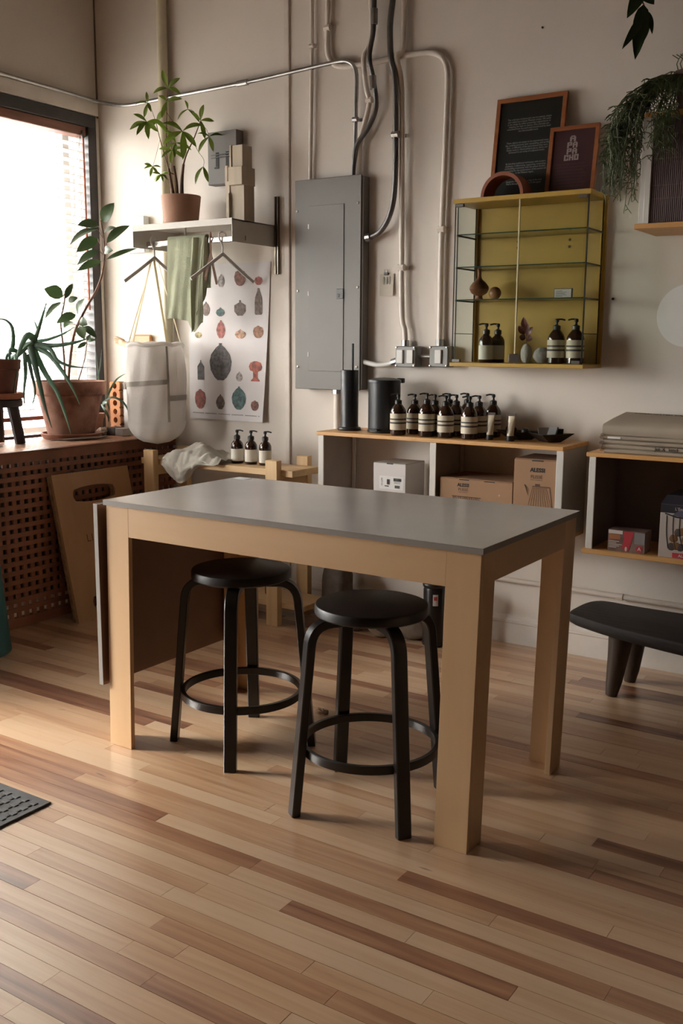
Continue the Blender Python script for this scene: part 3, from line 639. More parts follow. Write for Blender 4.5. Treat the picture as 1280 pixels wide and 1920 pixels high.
# steel shelf with hanging rail
M_SHELFST = mat('beige_grey_steel', (0.52, 0.485, 0.43), .45, var=.04)
ss = thing('steel_shelf', 'beige-grey steel wall shelf with side plates and hanging rail', 'shelf', (.96, -.18, 1.94))
bz(.618, 1.308, -.362, -.002, 2.040, 2.047, .001).build('shelf_plate', M_SHELFST, ss)
bz(.618, 1.308, -.3635, -.361, 2.018, 2.050, .0006).build('front_lip', M_SHELFST, ss)
for xx in (.618, 1.3045):
    B().prism([(xx, -.362, 2.046), (xx, -.362, 1.935), (xx, -.002, 1.935), (xx, -.002, 2.046)], (.0035, 0, 0)).build('side_plate', M_SHELFST, ss, smooth=False)
B().box(.60, 1.31, -.262, -.250, 1.945, 1.975, .004).build('hanging_rail', mat('brushed_rail', (0.62, 0.60, 0.57), .25, metal=.9), ss)
B().tube([(.90, -.255, 2.04), (.90, -.256, 1.97)], .006, 8).build('rail_hanger', M_STEEL, ss)
for xx in (1.322,):
    b = B(); b.box(xx - .010, xx - .001, -.018, -.001, 1.793, 2.192, .001); b.box(xx + .006, xx + .015, -.018, -.001, 1.793, 2.192, .001); b.box(xx - .001, xx + .006, -.008, -.001, 1.793, 2.192, 0)
    b.build('wall_track', mat('bronze_track', (0.20, 0.17, 0.13), .3, metal=.9), ss)
tag(bz(.242, .398, -.045, -.001, 1.945, 2.15, .006).build('wall_unit', mat('cool_white', (.62, .66, .68), .4)), 'plain white rectangular unit on the wall left of the steel shelf', 'box')

# block tower on the shelf
M_BLOCK = mat('pale_block_wood', (0.44, 0.36, 0.26), .6, var=.06, scale=5, stretch=(8, 8, 1))
tw = thing('block_tower', 'pale tower sculpture of stacked upright wooden blocks on the steel shelf', 'sculpture', (1.18, -.14, 2.047))
for (a, b_, c, d, e, f) in ((1.155, 1.245, -.185, -.10, 2.047, 2.245), (1.128, 1.153, -.19, -.11, 2.047, 2.26), (1.146, 1.156, -.20, -.13, 2.047, 2.20), (1.165, 1.255, -.215, -.105, 2.235, 2.325),
                            (1.150, 1.165, -.18, -.10, 2.245, 2.43), (1.135, 1.150, -.17, -.10, 2.26, 2.41), (1.118, 1.134, -.185, -.12, 2.24, 2.34), (1.172, 1.24, -.19, -.11, 2.325, 2.435), (1.158, 1.170, -.195, -.13, 2.30, 2.437)):
    bz(a, b_, c, d, e, f, .0012).build('block', M_BLOCK, tw, smooth=False)

# hangers
M_HANG = mat('grey_hanger', (0.52, 0.49, 0.47), .45)
def hanger(x, rz, label, m, name='clothes_hanger'):
    t = thing(name, label, 'hanger', (x, -.256, 1.86), 'hangers on the rail under the steel shelf')
    o = Vector((x, -.256, 0)); d = Vector((math.cos(rz), math.sin(rz), 0))
    def P(a, z): return o + d * a + Vector((0, 0, z))
    hook = [P(.022, 1.972), P(.020, 1.988), P(.008, 1.998), P(-.008, 1.998), P(-.020, 1.986), P(-.020, 1.966), P(-.008, 1.945), P(0, 1.925), P(0, 1.885)]
    B().tube(smoothpath(hook, 4), .0048, 8).build('hook', m, t)
    sd = Vector((-d.y, d.x, 0))
    for sg in (-1, 1):
        B().tube([P(0, 1.888), P(sg * .10, 1.818), P(sg * .20, 1.752)], 0, rect=(.016, .010), up=(0, 0, 1)).build('arm', m, t)
    return t
HX1, HX2, HX3 = .672, 1.075, 1.155
hanger(HX1, math.radians(80), 'grey hanger holding the white bag, leftmost on the rail', M_HANG)
hanger(HX2, math.radians(122), 'pinkish wooden hanger seen edge-on beside the green towel', mat('pink_hanger', (0.42, 0.27, 0.21), .5))
hanger(HX3, math.radians(76), 'empty grey hanger hanging in front of the poster', M_HANG)

# green towel folded over the rail
M_TOWEL = cloth_mat('green_linen', (0.40, 0.42, 0.29), .2)
def tw_f(u, v):
    # u across, v: 0 back bottom .. 0.5 over the rail .. 1 front bottom
    x = .79 + .265 * u
    if v < .3: z = 1.73 + (v / .3) * .25; y = -.236; k = 1 - v / .3
    elif v < .4:
        a = (v - .3) / .1 * PI; y = -.256 + .020 * math.cos(a); z = 1.978 + .012 * math.sin(a); k = 0
    else:
        k = (v - .4) / .6; z = 1.978 - k * (.43 + .05 * max(0, math.sin((u - .62) * 9)) * (1 if u > .62 else 0)); y = -.276
    x -= k * .02 * (1 - u) + (k * .03 * u if v > .4 else -.0)
    w = math.sin(u * 11 + 2 * k) * .006 + math.sin(u * 27 + 1 + 5 * k) * .0022 + .006 * mnoise.noise(Vector((u * 5, k * 4, 1)))
    y += (w * (.35 + .9 * k)) * (1 if v > .3 else -.5)
    z += math.sin(u * 4 + 1) * .012 * k
    return (x, y, z)
towel = B().sheet(tw_f, 44, 44, .003); tw_o = tag(towel.build('towel', M_TOWEL, ang=80), 'olive green linen towel draped over the hanging rail', 'towel')
fold = B().sheet(lambda u, v: (.985 + .075 * u - .02 * v, -.292 - .014 * math.sin(u * 9 + v * 3) + .03 * u, 1.975 - v * (.28 + .21 * (1 - u))), 12, 20, .003)
fold.build('side_fold', M_TOWEL, tw_o, ang=80)

# poster with rows of small vessels
PY = -.010
def post(u, v):
    """u 0..1 left to right, v 0..1 bottom to top -> point on the gently curling sheet"""
    x = .690 + .587 * u - (1 - v) * .045 * u * .9; z = 1.000 + .862 * v
    y = -.008 - .004 * math.sin(u * 5) - .030 * (1 - v) ** 2 * u ** 2 - .004 * v * math.sin(u * 9)
    return Vector((x, y, z))
ps = thing('poster', 'curling white paper poster printed with rows of small clay vessels', 'poster', (.98, -.01, 1.0))
B().sheet(post, 24, 24, .0008).build('sheet', mat('poster_paper', (0.70, 0.66, 0.66), .6, var=.02), ps, ang=80)
PRINTS = {}
def pm(c):
    k = 'print_%02x%02x%02x' % tuple(int(q * 255) for q in c)
    if k not in PRINTS: PRINTS[k] = mat(k, c, .6, var=.5, scale=55, lo=.38, hi=.62)
    return PRINTS[k]
SHAPES = {
 'ball': [(0.02, 1.0), (.12, .98), (.13, .93), (.40, .84), (.5, .55), (.46, .3), (.3, .08), (.12, 0)],
 'round': [(0.05, 1.0), (.10, .94), (.38, .85), (.5, .52), (.40, .2), (.18, 0)],
 'egg': [(.06, 1.0), (.09, .92), (.3, .80), (.47, .55), (.5, .42), (.40, .18), (.20, 0)],
 'hex': [(.08, 1.0), (.07, .86), (.5, .68), (.5, .28), (.22, 0)],
 'tall': [(.12, 1.0), (.16, .9), (.2, .85), (.45, .66), (.5, .5), (.5, .05), (.4, 0)],
 'flat': [(.06, 1.0), (.08, .9), (.4, .7), (.5, .42), (.36, .14), (.15, 0)],
 'house': [(.06, 1.0), (.08, .9), (.5, .68), (.5, 0)],
 'goblet': [(.1, 1.0), (.4, .92), (.5, .72), (.42, .55), (.18, .48), (.18, .16), (.32, .06), (.34, 0)],
 'big': [(.07, 1.0), (.06, .95), (.20, .88), (.42, .70), (.5, .50), (.45, .27), (.28, .08), (.14, 0)],
}
def vessel(kind, wx, wz, w, h, c):
    # wx, wz: base centre on the wall; printed flat on the sheet
    prof = SHAPES[kind]; pts = [(r * w, z * h) for r, z in reversed(prof)] + [(-r * w, z * h) for r, z in prof]
    P = []
    for (dx, dz) in pts:
        v = (wz + dz - 1.0) / .862; u = (wx + dx - .690) / (.587 - (1 - v) * .0405)
        P.append(post(u, v) + Vector((0, -.0012, 0)))
    B().prism(P, (0, .0004, 0)).build('printed_vessel', pm(c), ps, smooth=False)
RUST, RED, BROWN, GREY, TEAL, DK = (.19, .07, .045), (.33, .085, .065), (.13, .085, .065), (.30, .26, .25), (.055, .105, .105), (.075, .065, .065)
VS = [(0.936, -0.012, 1.737), (1.069, -0.012, 1.740), (1.198, -0.012, 1.742), (0.929, -0.012, 1.577), (1.067, -0.012, 1.579), (1.197, -0.012, 1.583), (0.766, -0.012, 1.457), (0.931, -0.012, 1.457), (1.069, -0.012, 1.455), (1.195, -0.012, 1.458), (0.780, -0.012, 1.222), (0.927, -0.012, 1.223), (1.062, -0.012, 1.220), (1.178, -0.012, 1.223), (0.772, -0.012, 1.057), (0.924, -0.012, 1.060), (1.060, -0.012, 1.063), (1.177, -0.012, 1.062), (0.828, -0.012, 1.581)]
KIND = [('egg', .042, .080, GREY), ('ball', .074, .105, RUST), ('round', .050, .052, RED), ('flat', .056, .056, TEAL), ('hex', .072, .098, BROWN), ('tall', .046, .165, BROWN), ('round', .05, .04, (.34, .27, .12)),
        ('egg', .056, .115, RED), ('flat', .070, .060, (.42, .23, .14)), ('ball', .064, .078, (.26, .11, .05)), ('house', .046, .130, DK), ('big', .142, .240, DK), ('egg', .044, .062, GREY), ('goblet', .084, .128, (.33, .08, .05)),
        ('ball', .076, .130, (.25, .055, .035)), ('egg', .058, .098, BROWN), ('big', .094, .150, TEAL), ('ball', .052, .066, RUST), ('egg', .05, .09, BROWN)]
for p, k in zip(VS, KIND): vessel(k[0], p[0], p[2], k[1] * 1.12, k[2] * .86, k[3])
cap = B()
for i in range(46):
    u = .04 + i * .02
    if i % 9 < 8: 
        a = post(u, .036); b_ = post(u + .016, .036); cap.prism([a + Vector((0, -.0012, 0)), b_ + Vector((0, -.0012, 0)), b_ + Vector((0, -.0012, .004)), a + Vector((0, -.0012, .004))], (0, .0004, 0))
cap.build('caption_line', mat('caption_grey', (.22, .20, .20), .7), ps, smooth=False)

# white hanging bag
M_BAG = cloth_mat('white_bag_cloth', (0.86, 0.83, 0.80), .45, var=.02)
M_BAND = cloth_mat('grey_band_cloth', (0.50, 0.46, 0.41), .3)
BX, BY = .66, -.256
bag = thing('hanging_bag', 'white cloth hanging bag with ringed rim and grey seams', 'bag', (BX, BY, .85))
def bag_r(z, a):
    if z > 1.0: r = .150 + .012 * math.sin((1.42 - z) * 7)
    else:
        k = min(1.0, max(0.0, (z - .868) / .132)); r = .158 * math.sqrt(max(0.0, 1 - (1 - k) ** 2.2))
    return r * (1 + .035 * math.sin(a * 5 + z * 9) + .02 * math.sin(a * 11 - z * 14))
def bag_f(u, v):
    a = 2 * PI * u; z = 1.418 - v * .550
    r = bag_r(z, a) if v < 1 else .001
    return (BX + r * math.cos(a), BY + r * math.sin(a), z)
B().sheet(bag_f, 48, 36, .002).build('body', M_BAG, bag, ang=80)
rim = [(BX + .152 * math.cos(2 * PI * i / 40), BY + .152 * math.sin(2 * PI * i / 40), 1.420 + .006 * math.sin(i * .9)) for i in range(40)]
B().tube(rim, .011, 8, closed=True).build('rim', M_BAG, bag, ang=80)
def band(a0, a1, z0, z1, n=14, m=10):
    return B().sheet(lambda u, v: (BX + (bag_r(z0 + (z1 - z0) * v, a0 + (a1 - a0) * u) + .005) * math.cos(a0 + (a1 - a0) * u), BY + (bag_r(z0 + (z1 - z0) * v, a0 + (a1 - a0) * u) + .005) * math.sin(a0 + (a1 - a0) * u), z0 + (z1 - z0) * v), n, m, .001)
va = math.radians(-22)
band(va - .05, va + .03, 1.0, 1.41).build('seam', M_BAND, bag, ang=80)
B().sheet(lambda u, v: (BX + (bag_r(1.185 + .022 * u + .026 * v, va - 1.9 + 1.87 * u) + .005) * math.cos(va - 1.9 + 1.87 * u), BY + (bag_r(1.185 + .022 * u + .026 * v, va - 1.9 + 1.87 * u) + .005) * math.sin(va - 1.9 + 1.87 * u), 1.185 + .022 * u + .026 * v), 20, 2, .001).build('seam', M_BAND, bag, ang=80)
band(va + .03, va + 1.2, 1.115, 1.145).build('seam', M_BAND, bag, ang=80)
M_STRAP = cloth_mat('cream_strap', (0.76, 0.68, 0.50), .5)
for a in (-150, -100, -20, 60):
    a = math.radians(a); p0 = (BX + .15 * math.cos(a), BY + .15 * math.sin(a), 1.42); p1 = (HX1 + .01 * math.cos(a), -.256 + .03 * math.sin(a), 1.86)
    B().tube([p0, [(p0[i] * .5 + p1[i] * .5) for i in range(3)], p1, (HX1, -.256, 1.885)], 0, rect=(.013, .002), up=(-math.sin(a), math.cos(a), 0)).build('strap', M_STRAP, bag)

# wooden hand hook on the wall
hk = thing('hand_hook', 'wooden wall plate with a carved pale hand reaching left', 'wall hook', (.32, -.02, 1.39))
bz(.258, .405, -.026, -.001, 1.392, 1.476, .009).build('plate', wood('honey_plate', (.46, .20, .07), (.55, .27, .11), 'x', .4, 50), hk)
M_HAND = mat('carved_limewood', (0.60, 0.43, 0.28), .5, var=.1, scale=20)
h = B(); h.tube([(.30, -.03, 1.405), (.27, -.045, 1.408), (.235, -.055, 1.418), (.215, -.06, 1.428)], lambda t: .016 + .004 * math.sin(t * PI), 10)
h.ball((.205, -.06, 1.432), (.026, .014, .022), 14, 10)
for k, (dz, ln) in enumerate(((.018, .040), (.007, .047), (-.004, .045), (-.014, .036))):
    z0 = 1.434 + dz; h.tube(smoothpath([(.200, -.06, z0), (.180, -.066, z0 + .003), (.180 - ln * .4, -.072, z0 + .006), (.180 - ln * .55, -.066, z0 + .012)], 3), lambda t: .0062 * (1 - .3 * t), 7)
h.tube(smoothpath([(.215, -.062, 1.445), (.205, -.078, 1.455), (.188, -.084, 1.460)], 3), lambda t: .0065 * (1 - .3 * t), 7)
h.build('hand', M_HAND, hk, ang=60)
# paper disc on the wall
disc = B().lathe([(0, 0), (.131, 0), (.131, .003), (0, .003)], (3.474, -.001, 1.557), 64, M=Matrix.Rotation(PI / 2, 4, 'X')).build('wall_disc', mat('pale_disc', (0.86, 0.84, 0.82), .7)); tag(disc, 'large pale white disc on the wall at the right edge', 'disc')
nl = B()
tag(B().lathe([(0, 0), (.006, 0), (.005, .006), (0, .007)], (3.148, -.001, 1.632), 8, M=Matrix.Rotation(PI / 2, 4, 'X')).build('wall_nail', M_INK), 'dark nail head in the wall right of the yellow cabinet', 'nail')
tag(B().lathe([(0, 0), (.005, 0), (.004, .006), (0, .007)], ([(2.773, 0.000, 2.802)][0][0], -.001, [(2.773, 0.000, 2.802)][0][2]), 8, M=Matrix.Rotation(PI / 2, 4, 'X')).build('wall_nail', M_INK), 'dark nail head high in the bare wall near the top', 'nail')

# ------------------------------------------------------------ bottles
M_AMBER = mat('amber_glass', (0.030, 0.012, 0.006), .12, coat=.4)
M_LABEL = mat('cream_label', (0.58, 0.51, 0.39), .6, var=.03)
M_STRIPE = mat('dark_label_stripe', (0.05, 0.042, 0.038), .6)
def make_bottle(kind):
    t = thing('pump_bottle', '', 'bottle')
    if kind == 'striped':
        B().lathe([(0, 0), (.034, 0), (.038, .004), (.038, .108), (.036, .118), (.030, .130), (.020, .143), (.0145, .149), (.0135, .160), (0, .160)], n=24).build('bottle_body', M_AMBER, t)
        r = .0386
        lb = B().lathe([(r - .001, .026), (r, .026), (r, .103), (r - .001, .103)], n=24).build('label', M_LABEL, t)
        for (a, b_) in ((.055, .063), (.073, .080)): B().lathe([(r, a), (r + .0004, a), (r + .0004, b_), (r, b_)], n=24).build('stripe', M_STRIPE, lb)
        zc = .158
    else:
        B().lathe([(0, 0), (.030, 0), (.0325, .004), (.0325, .092), (.031, .103), (.025, .114), (.015, .124), (.0125, .130), (.0125, .142), (0, .142)], n=24).build('bottle_body', M_AMBER, t)
        r = .0330
        B().lathe([(r - .001, .014), (r, .014), (r, .078), (r - .001, .078)], n=24).build('label', mat('white_label', (0.66, 0.62, 0.54), .6) if 'white_label' not in bpy.data.materials else bpy.data.materials['white_label'], t)
        zc = .140
    B().lathe([(0, zc - .012), (.0165, zc - .012), (.0165, zc + .006), (.010, zc + .009), (.0055, zc + .012), (.0045, zc + .026), (0, zc + .026)], n=16).build('collar', M_BLACKPL, t)
    nz = B(); nz.lathe([(0, zc + .022), (.0085, zc + .022), (.009, zc + .033), (.006, zc + .037), (0, zc + .037)], n=12); nz.tube([(0, 0, zc + .034), (.020, 0, zc + .035), (.036, 0, zc + .031)], .0038, 8)
    nz.build('pump_nozzle', M_BLACKPL, t)
    return t
BS = make_bottle('striped'); BP = make_bottle('plain')
SZ = 1.004
spots = [
 (2.226, -.262, 205, 'striped-label bottle at the left end of the row, by the black pedal bin', 1.0),
 (2.262, -.165, 195, 'striped-label bottle standing behind the leftmost bottle of the row', .98),
 (2.372, -.248, 215, 'striped-label bottle third from the pedal bin, front row, pump raised', 1.04),
 (2.468, -.242, 200, 'striped-label bottle in the middle of the front row', 1.0),
 (2.589, -.240, 190, 'striped-label bottle at the right end of the front row, nearest the tubes', 1.0),
 (2.368, -.160, 200, 'striped-label bottle hidden behind the raised-pump bottle', .99),
 (2.398, -.070, 190, 'striped-label bottle farthest back, between the middle front bottles', 1.0),
 (2.476, -.150, 195, 'striped-label bottle behind and right of the middle front bottle', 1.0),
 (2.490, -.062, 190, 'striped-label bottle at the back against the wall, behind the right front bottle', 1.02),
 (2.596, -.155, 200, 'striped-label bottle second from the right end, middle depth', 1.0),
 (2.628, -.070, 190, 'striped-label bottle at the far right end of the cluster by the wall', 1.02)]
for i, (x, y, a, lab, sc) in enumerate(spots): place(BS, i > 0, (x, y, SZ), math.radians(a), lab, 'striped-label pump bottles on the wall shelf', (1, 1, sc))
KZ = 1.350
place(BS, True, (2.944, -.125, KZ), math.radians(15), 'striped-label bottle in the yellow cabinet, left of its twin', 'striped-label bottles in the yellow cabinet')
place(BS, True, (3.036, -.135, KZ), math.radians(185), 'striped-label bottle in the right corner of the yellow cabinet', 'striped-label bottles in the yellow cabinet')
place(BP, False, (2.618, -.150, KZ), math.radians(185), 'plain-label bottle in the yellow cabinet, front one of the left pair', 'plain-label bottles in the yellow cabinet')
place(BP, True, (2.646, -.085, KZ), math.radians(200), 'plain-label bottle in the yellow cabinet, back one of the left pair', 'plain-label bottles in the yellow cabinet')
BZT = .803
for (x, y), lab in zip(((1.262, -.285), (1.347, -.275), (1.437, -.270)), ('amber pump bottle nearest the crumpled cloth on the pine bench', 'middle one of three amber pump bottles on the pine bench', 'amber pump bottle beside the pine bench post, right of its two twins')):
    place(BP, True, (x, y, BZT), math.radians(10), lab, 'amber pump bottles on the pine bench')

# ------------------------------------------------------------ pine bench (shelf on posts)
bn = thing('pine_bench', 'pale pine bench with upright posts under the poster', 'bench', (1.2, -.29, 0))
bz(.665, 1.70, -.392, -.165, .770, .803, .0015).build('seat_board', M_PINE, bn, smooth=False)
for (xx, ya, yb) in ((.722, -.432, -.392), (1.560, -.432, -.392), (.722, -.165, -.125), (1.560, -.165, -.125)):
    bz(xx, xx + .072, ya, yb, 0, .852, .0015).build('post', M_PINEZ, bn, smooth=False)
for xx in (.722, 1.560): bz(xx + .01, xx + .062, -.392, -.165, .715, .770, .001).build('cross_rail', M_PINEY, bn, smooth=False)
bz(.80, 1.77, -.392, -.165, .090, .118, .0015).build('lower_board', M_PINE, bn, smooth=False)
# green bottle on the lower board
gbt = thing('green_bottle', 'green glass bottle on the lower board of the pine bench', 'bottle', (1.475, -.27, .118))
B().lathe([(0, .118), (.035, .118), (.037, .124), (.037, .25), (.03, .28), (.013, .31), (.012, .36), (.0, .36)], (1.475, -.27, 0), 20).build('glass', mat('green_glass', (0.012, 0.085, 0.035), .15), gbt)
B().lathe([(0, .355), (.014, .355), (.014, .375), (0, .376)], (1.475, -.27, 0), 12).build('cap', M_BLACKPL, gbt)
# crumpled cloth on the bench
M_CLOTH = cloth_mat('undyed_cotton', (0.60, 0.56, 0.49), .2)
def heap(u, v):
    x = .845 + .40 * u; 
    fold = .008 * math.sin(u * 24 + 6 * v + 2 * mnoise.noise(Vector((u * 4, v * 4, 0)))) + .012 * math.sin(u * 9 - v * 13 + 1) + .016 * abs(mnoise.noise(Vector((u * 9, v * 6, 2.3)))) + .008 * mnoise.noise(Vector((u * 20, v * 14, 7)))
    if v < .55:
        k = v / .55; y = -.19 - .205 * k; z = .812 + (.055 * math.sin(PI * min(1, u * 1.3)) * math.sin(PI * (.15 + .7 * k)) + .010) + fold * .8
        z = max(z, .8065)
    else:
        k = (v - .55) / .45; hang = .115 * math.exp(-((u - .30) / .26) ** 2) + .012
        y = -.402 - .018 * math.sin(k * PI) - fold * .6 - .008; z = .812 - hang * k + .012 * (1 - k) * math.sin(u * 12)
        if u > .6: z = max(z, .8065 - .03 * k)
        x += (-.06 + .10 * (1 - u)) * k * .3
    return (x, y, z)
tag(B().sheet(heap, 60, 44, .0025).build('crumpled_cloth', M_CLOTH, ang=80), 'crumpled off-white cotton cloth drooping over the pine bench edge', 'cloth')

# ------------------------------------------------------------ wall shelf unit
M_GREYSIDE = mat('grey_panel_board', (0.36, 0.33, 0.29), .6, var=.05)
ws = thing('wall_shelf', 'low two-bay wall shelf with pine top and pale uprights', 'shelf', (2.44, -.16, .578))
bz(1.795, 3.072, -.322, -.001, .985, 1.003, .0015).build('top_board', M_SHELFPINE, ws, smooth=False)
bz(1.806, 3.066, -.320, -.001, .578, .596, .0015).build('bottom_board', M_SHELFPINE, ws, smooth=False)
for xx in (1.808, 2.434, 3.046):
    p = bz(xx, xx + .020, -.310, -.001, .596, .985, .0008).build('upright', M_GREYSIDE, ws, smooth=False)
    bz(xx - .004, xx + .028, -.318, -.310, .596, .985, .0015).build('edge_strip', M_LAMW, p, smooth=False)
for xx in (1.840, 2.458): bz(xx, xx + .018, -.06, -.052, .62, .97, .001).build('slotted_rail', M_LAMW, ws)
# toilet brush and pedal bin
M_DKGREY = mat('charcoal_metal', (0.030, 0.030, 0.032), .38, var=.08, metal=.3)
tbz = thing('brush_holder', 'slim charcoal cylinder brush holder with upright rod handle', 'brush holder', (1.892, -.17, SZ))
B().lathe([(0, 0), (.058, 0), (.060, .006), (.056, .014), (.046, .018), (.0445, .030), (.0445, .295), (.0425, .298), (.040, .296), (0, .290)], (1.892, -.17, SZ), 36).build('cylinder', M_DKGREY, tbz)
B().tube([(1.905, -.165, SZ + .28), (1.905, -.165, SZ + .428)], .0062, 10).build('handle', M_DKGREY, tbz)
pb = thing('pedal_bin', 'charcoal round pedal bin with a flat lid on the wall shelf', 'bin', (2.085, -.155, SZ))
pc = (2.085, -.155, SZ)
B().lathe([(0, 0), (.080, 0), (.083, .004), (.083, .010), (.079, .014), (.079, .240), (0, .240)], pc, 40).build('body', M_DKGREY, pb)
B().lathe([(0, .240), (.082, .240), (.083, .246), (.081, .254), (.055, .262), (0, .266)], pc, 40).build('lid', M_DKGREY, pb)
bz(2.06, 2.11, -.262, -.235, SZ + .012, SZ + .020, .002).build('pedal', M_BLACKPL, pb)
bz(2.12, 2.155, -.100, -.075, SZ + .238, SZ + .262, .003).build('lid_hinge', M_BLACKPL, pb)
# tubes standing on their caps
M_TUBE = mat('cream_tube', (0.55, 0.47, 0.34), .4, var=.03)
for (x, y, lab) in ((2.683, -.22, 'cream squeeze tube standing on its black cap, nearer the bottles'), (2.783, -.22, 'cream squeeze tube standing on its black cap, in front of the black dish')):
    t = thing('squeeze_tube', lab, 'tube', (x, y, SZ), 'cream squeeze tubes on the wall shelf')
    B().lathe([(0, 0), (.0165, 0), (.017, .002), (.017, .022), (.015, .024), (0, .024)], (x, y, SZ), 20).build('cap', M_BLACKPL, t)
    def tf(u, v, x=x, y=y):
        a = 2 * PI * u; k = v; rx = .0165 + .002 * k; ry = .0165 * (1 - k) ** .8 + .0012
        return (x + rx * math.cos(a) * .9 + .006 * k, y + ry * math.sin(a), SZ + .024 + .090 * k)
    B().sheet(tf, 20, 8).build('body', M_TUBE, t)
    bz(x - .012, x + .024, y - .002, y + .002, SZ + .112, SZ + .124, .0005).build('crimp', mat('brown_crimp', (.06, .04, .03), .5) if 'brown_crimp' not in bpy.data.materials else bpy.data.materials['brown_crimp'], t)
    bz(x - .008, x - .004, y - .0158, y - .0142, SZ + .035, SZ + .085, .0003).build('print_strip', M_STRIPE, t)
# folded black dishes with oddments
def dish(cx, cy, w, d, label):
    t = thing('black_dish', label, 'dish', (cx, cy, SZ))
    h = .040; ca, sa = math.cos(.2), math.sin(.2)
    def R(x, y, z): return (cx + x * ca - y * sa, cy + x * sa + y * ca, SZ + z)
    o = [R(-w, 0, h), R(-.2 * w, -d, h * .85), R(w, 0, h), R(.2 * w, d, h * .85)]; i_ = [R(-.45 * w, 0, .001), R(0, -.5 * d, .001), R(.45 * w, 0, .001), R(0, .5 * d, .001)]
    o2 = [R(-w, 0, h + .002), R(-.2 * w, -d, h * .85 + .002), R(w, 0, h + .002), R(.2 * w, d, h * .85 + .002)]; i2 = [R(-.45 * w + .004, 0, .006), R(0, -.5 * d + .004, .006), R(.45 * w - .004, 0, .006), R(0, .5 * d - .004, .006)]
    v = o + i_ + o2 + i2; f = [(4, 5, 6, 7), (12, 13, 14, 15)]
    for k in range(4):
        j = (k + 1) % 4; f += [(k, j, 4 + j, 4 + k), (8 + k, 8 + j, 12 + j, 12 + k), (k, j, 8 + j, 8 + k)]
    B().add(v, f).build('bowl', M_BLACK, t, smooth=False)
    return t, R
d1, R1 = dish(2.79, -.12, .115, .075, 'black folded dish of dark oddments behind the cream tubes')
d2, R2 = dish(2.945, -.15, .105, .075, 'black folded dish of packets near the shelf end')
def lump(c, r, lab, m, sd):
    o = B().ball(c, r, 12, 8, fn=lambda d: 1 + .25 * mnoise.noise(d * 2.2 + Vector((sd, 0, 0)))).build('oddment', m); tag(o, lab, 'oddment')
lump((2.745, -.125, SZ + .045), (.026, .022, .020), 'dark lump in the left black dish, between the tubes', M_BLACKPL, 1)
lump((2.815, -.125, SZ + .038), (.022, .020, .018), 'dark rounded lump in the left black dish, right of the tube', M_BLACKPL, 4)
def packet(c, w, h, rx, rz, lab, m):
    M = Matrix.Translation(c) @ Matrix.Rotation(rz, 4, 'Z') @ Matrix.Rotation(rx, 4, 'X')
    o = B().box(-w / 2, w / 2, -.004, .004, 0, h, .001, M=M).build('packet', m, smooth=False); tag(o, lab, 'packet')
packet((2.915, -.145, SZ + .016), .05, .05, -.5, .7, 'pale grey packet standing in the right black dish', mat('pale_packet', (.30, .27, .24), .6))
packet((2.950, -.160, SZ + .016), .055, .055, -.35, -.5, 'dark packet leaning in the right black dish', mat('dark_packet', (.03, .028, .026), .5))
packet((2.985, -.140, SZ + .018), .03, .042, -.2, .2, 'small dark bottle-like packet at the right of the black dish', M_BLACKPL)

# boxes in the wall shelf
M_CARD = mat('brown_cardboard', (0.33, 0.185, 0.098), .75, var=.04, scale=4)
M_CARDTOP = mat('cardboard_inner', (0.24, 0.13, 0.07), .8)
wb = thing('white_box', 'white carton with a barcode label in the wall shelf', 'box', (2.2, -.2, .596))
bz(2.116, 2.293, -.300, -.112, .596, .868, .0012).build('carton', mat('white_carton', (0.60, 0.56, 0.54), .6), wb, smooth=False)
bz(2.116, 2.293, -.300, -.112, .8685, .871, .0008).build('lid_flap', M_GREYSIDE, wb, smooth=False)
lbw = bz(2.150, 2.282, -.3008, -.300, .745, .808, 0).build('barcode_label', mat('label_white', (.70, .68, .66), .6), wb, smooth=False)
bc = B(); rr = random.Random(3); 
for (xa, xb, za, zb) in ((2.228, 2.270, .785, .800), (2.236, 2.264, .752, .766), (2.192, 2.208, .768, .793)):
    x = xa
    while x < xb: w = rr.choice((.0008, .0014, .002)); bc.box(x, x + w, -.3014, -.3006, za, zb); x += w + rr.choice((.0008, .0015))
for zz in (.780, .775): bc.box(2.232, 2.266, -.3014, -.3006, zz, zz + .0014)
bc.box(2.180, 2.203, -.3014, -.3006, .758, .762)
bc.build('barcode', M_INK, lbw, smooth=False)
text_part('101279', .013, frame_M((2.165, -.3012, .778), (0, 0, 1), (-1, 0, 0)), M_INK, lbw)
bz(2.19, 2.225, -.3012, -.300, .8655, .8705, 0).build('lid_slot', M_SLOT, wb, smooth=False)
def text_on(body, size, x, z, y, parent, m=M_INK, **k): return text_part(body, size, front(x, z, y), m, parent, **k)
c1 = thing('cardboard_box', 'long flat brown cardboard box with bold black print in the wall shelf', 'box', (2.65, -.18, .596), 'brown printed cardboard boxes')
bz(2.477, 2.838, -.300, -.05, .596, .824, .0012).build('carton', M_CARD, c1, smooth=False)
for (xa, xb) in ((2.479, 2.56), (2.562, 2.836)): bz(xa, xb, -.299, -.05, .8245, .829, .0006).build('lid_flap', M_CARDTOP, c1, smooth=False)
for (xa, xb) in ((2.575, 2.625), (2.70, 2.752)): bz(xa, xb, -.3012, -.300, .820, .8235, 0).build('lid_slot', M_SLOT, c1, smooth=False)
text_on('ALESSI', .021, 2.596, .797, -.3008, c1, bold=.0008)
text_on('PLISSÉ', .019, 2.596, .776, -.3008, c1, m=mat('thin_ink', (.09, .05, .03), .8))
bz(2.574, 2.618, -.3008, -.300, .7635, .7645, 0).build('rule_line', M_INK, c1, smooth=False)
sk = B()
for i in range(15): sk.box(2.545 + i * .0092, 2.549 + i * .0092, -.3008, -.300, .70, .742 + .003 * math.sin(i * 2.1))
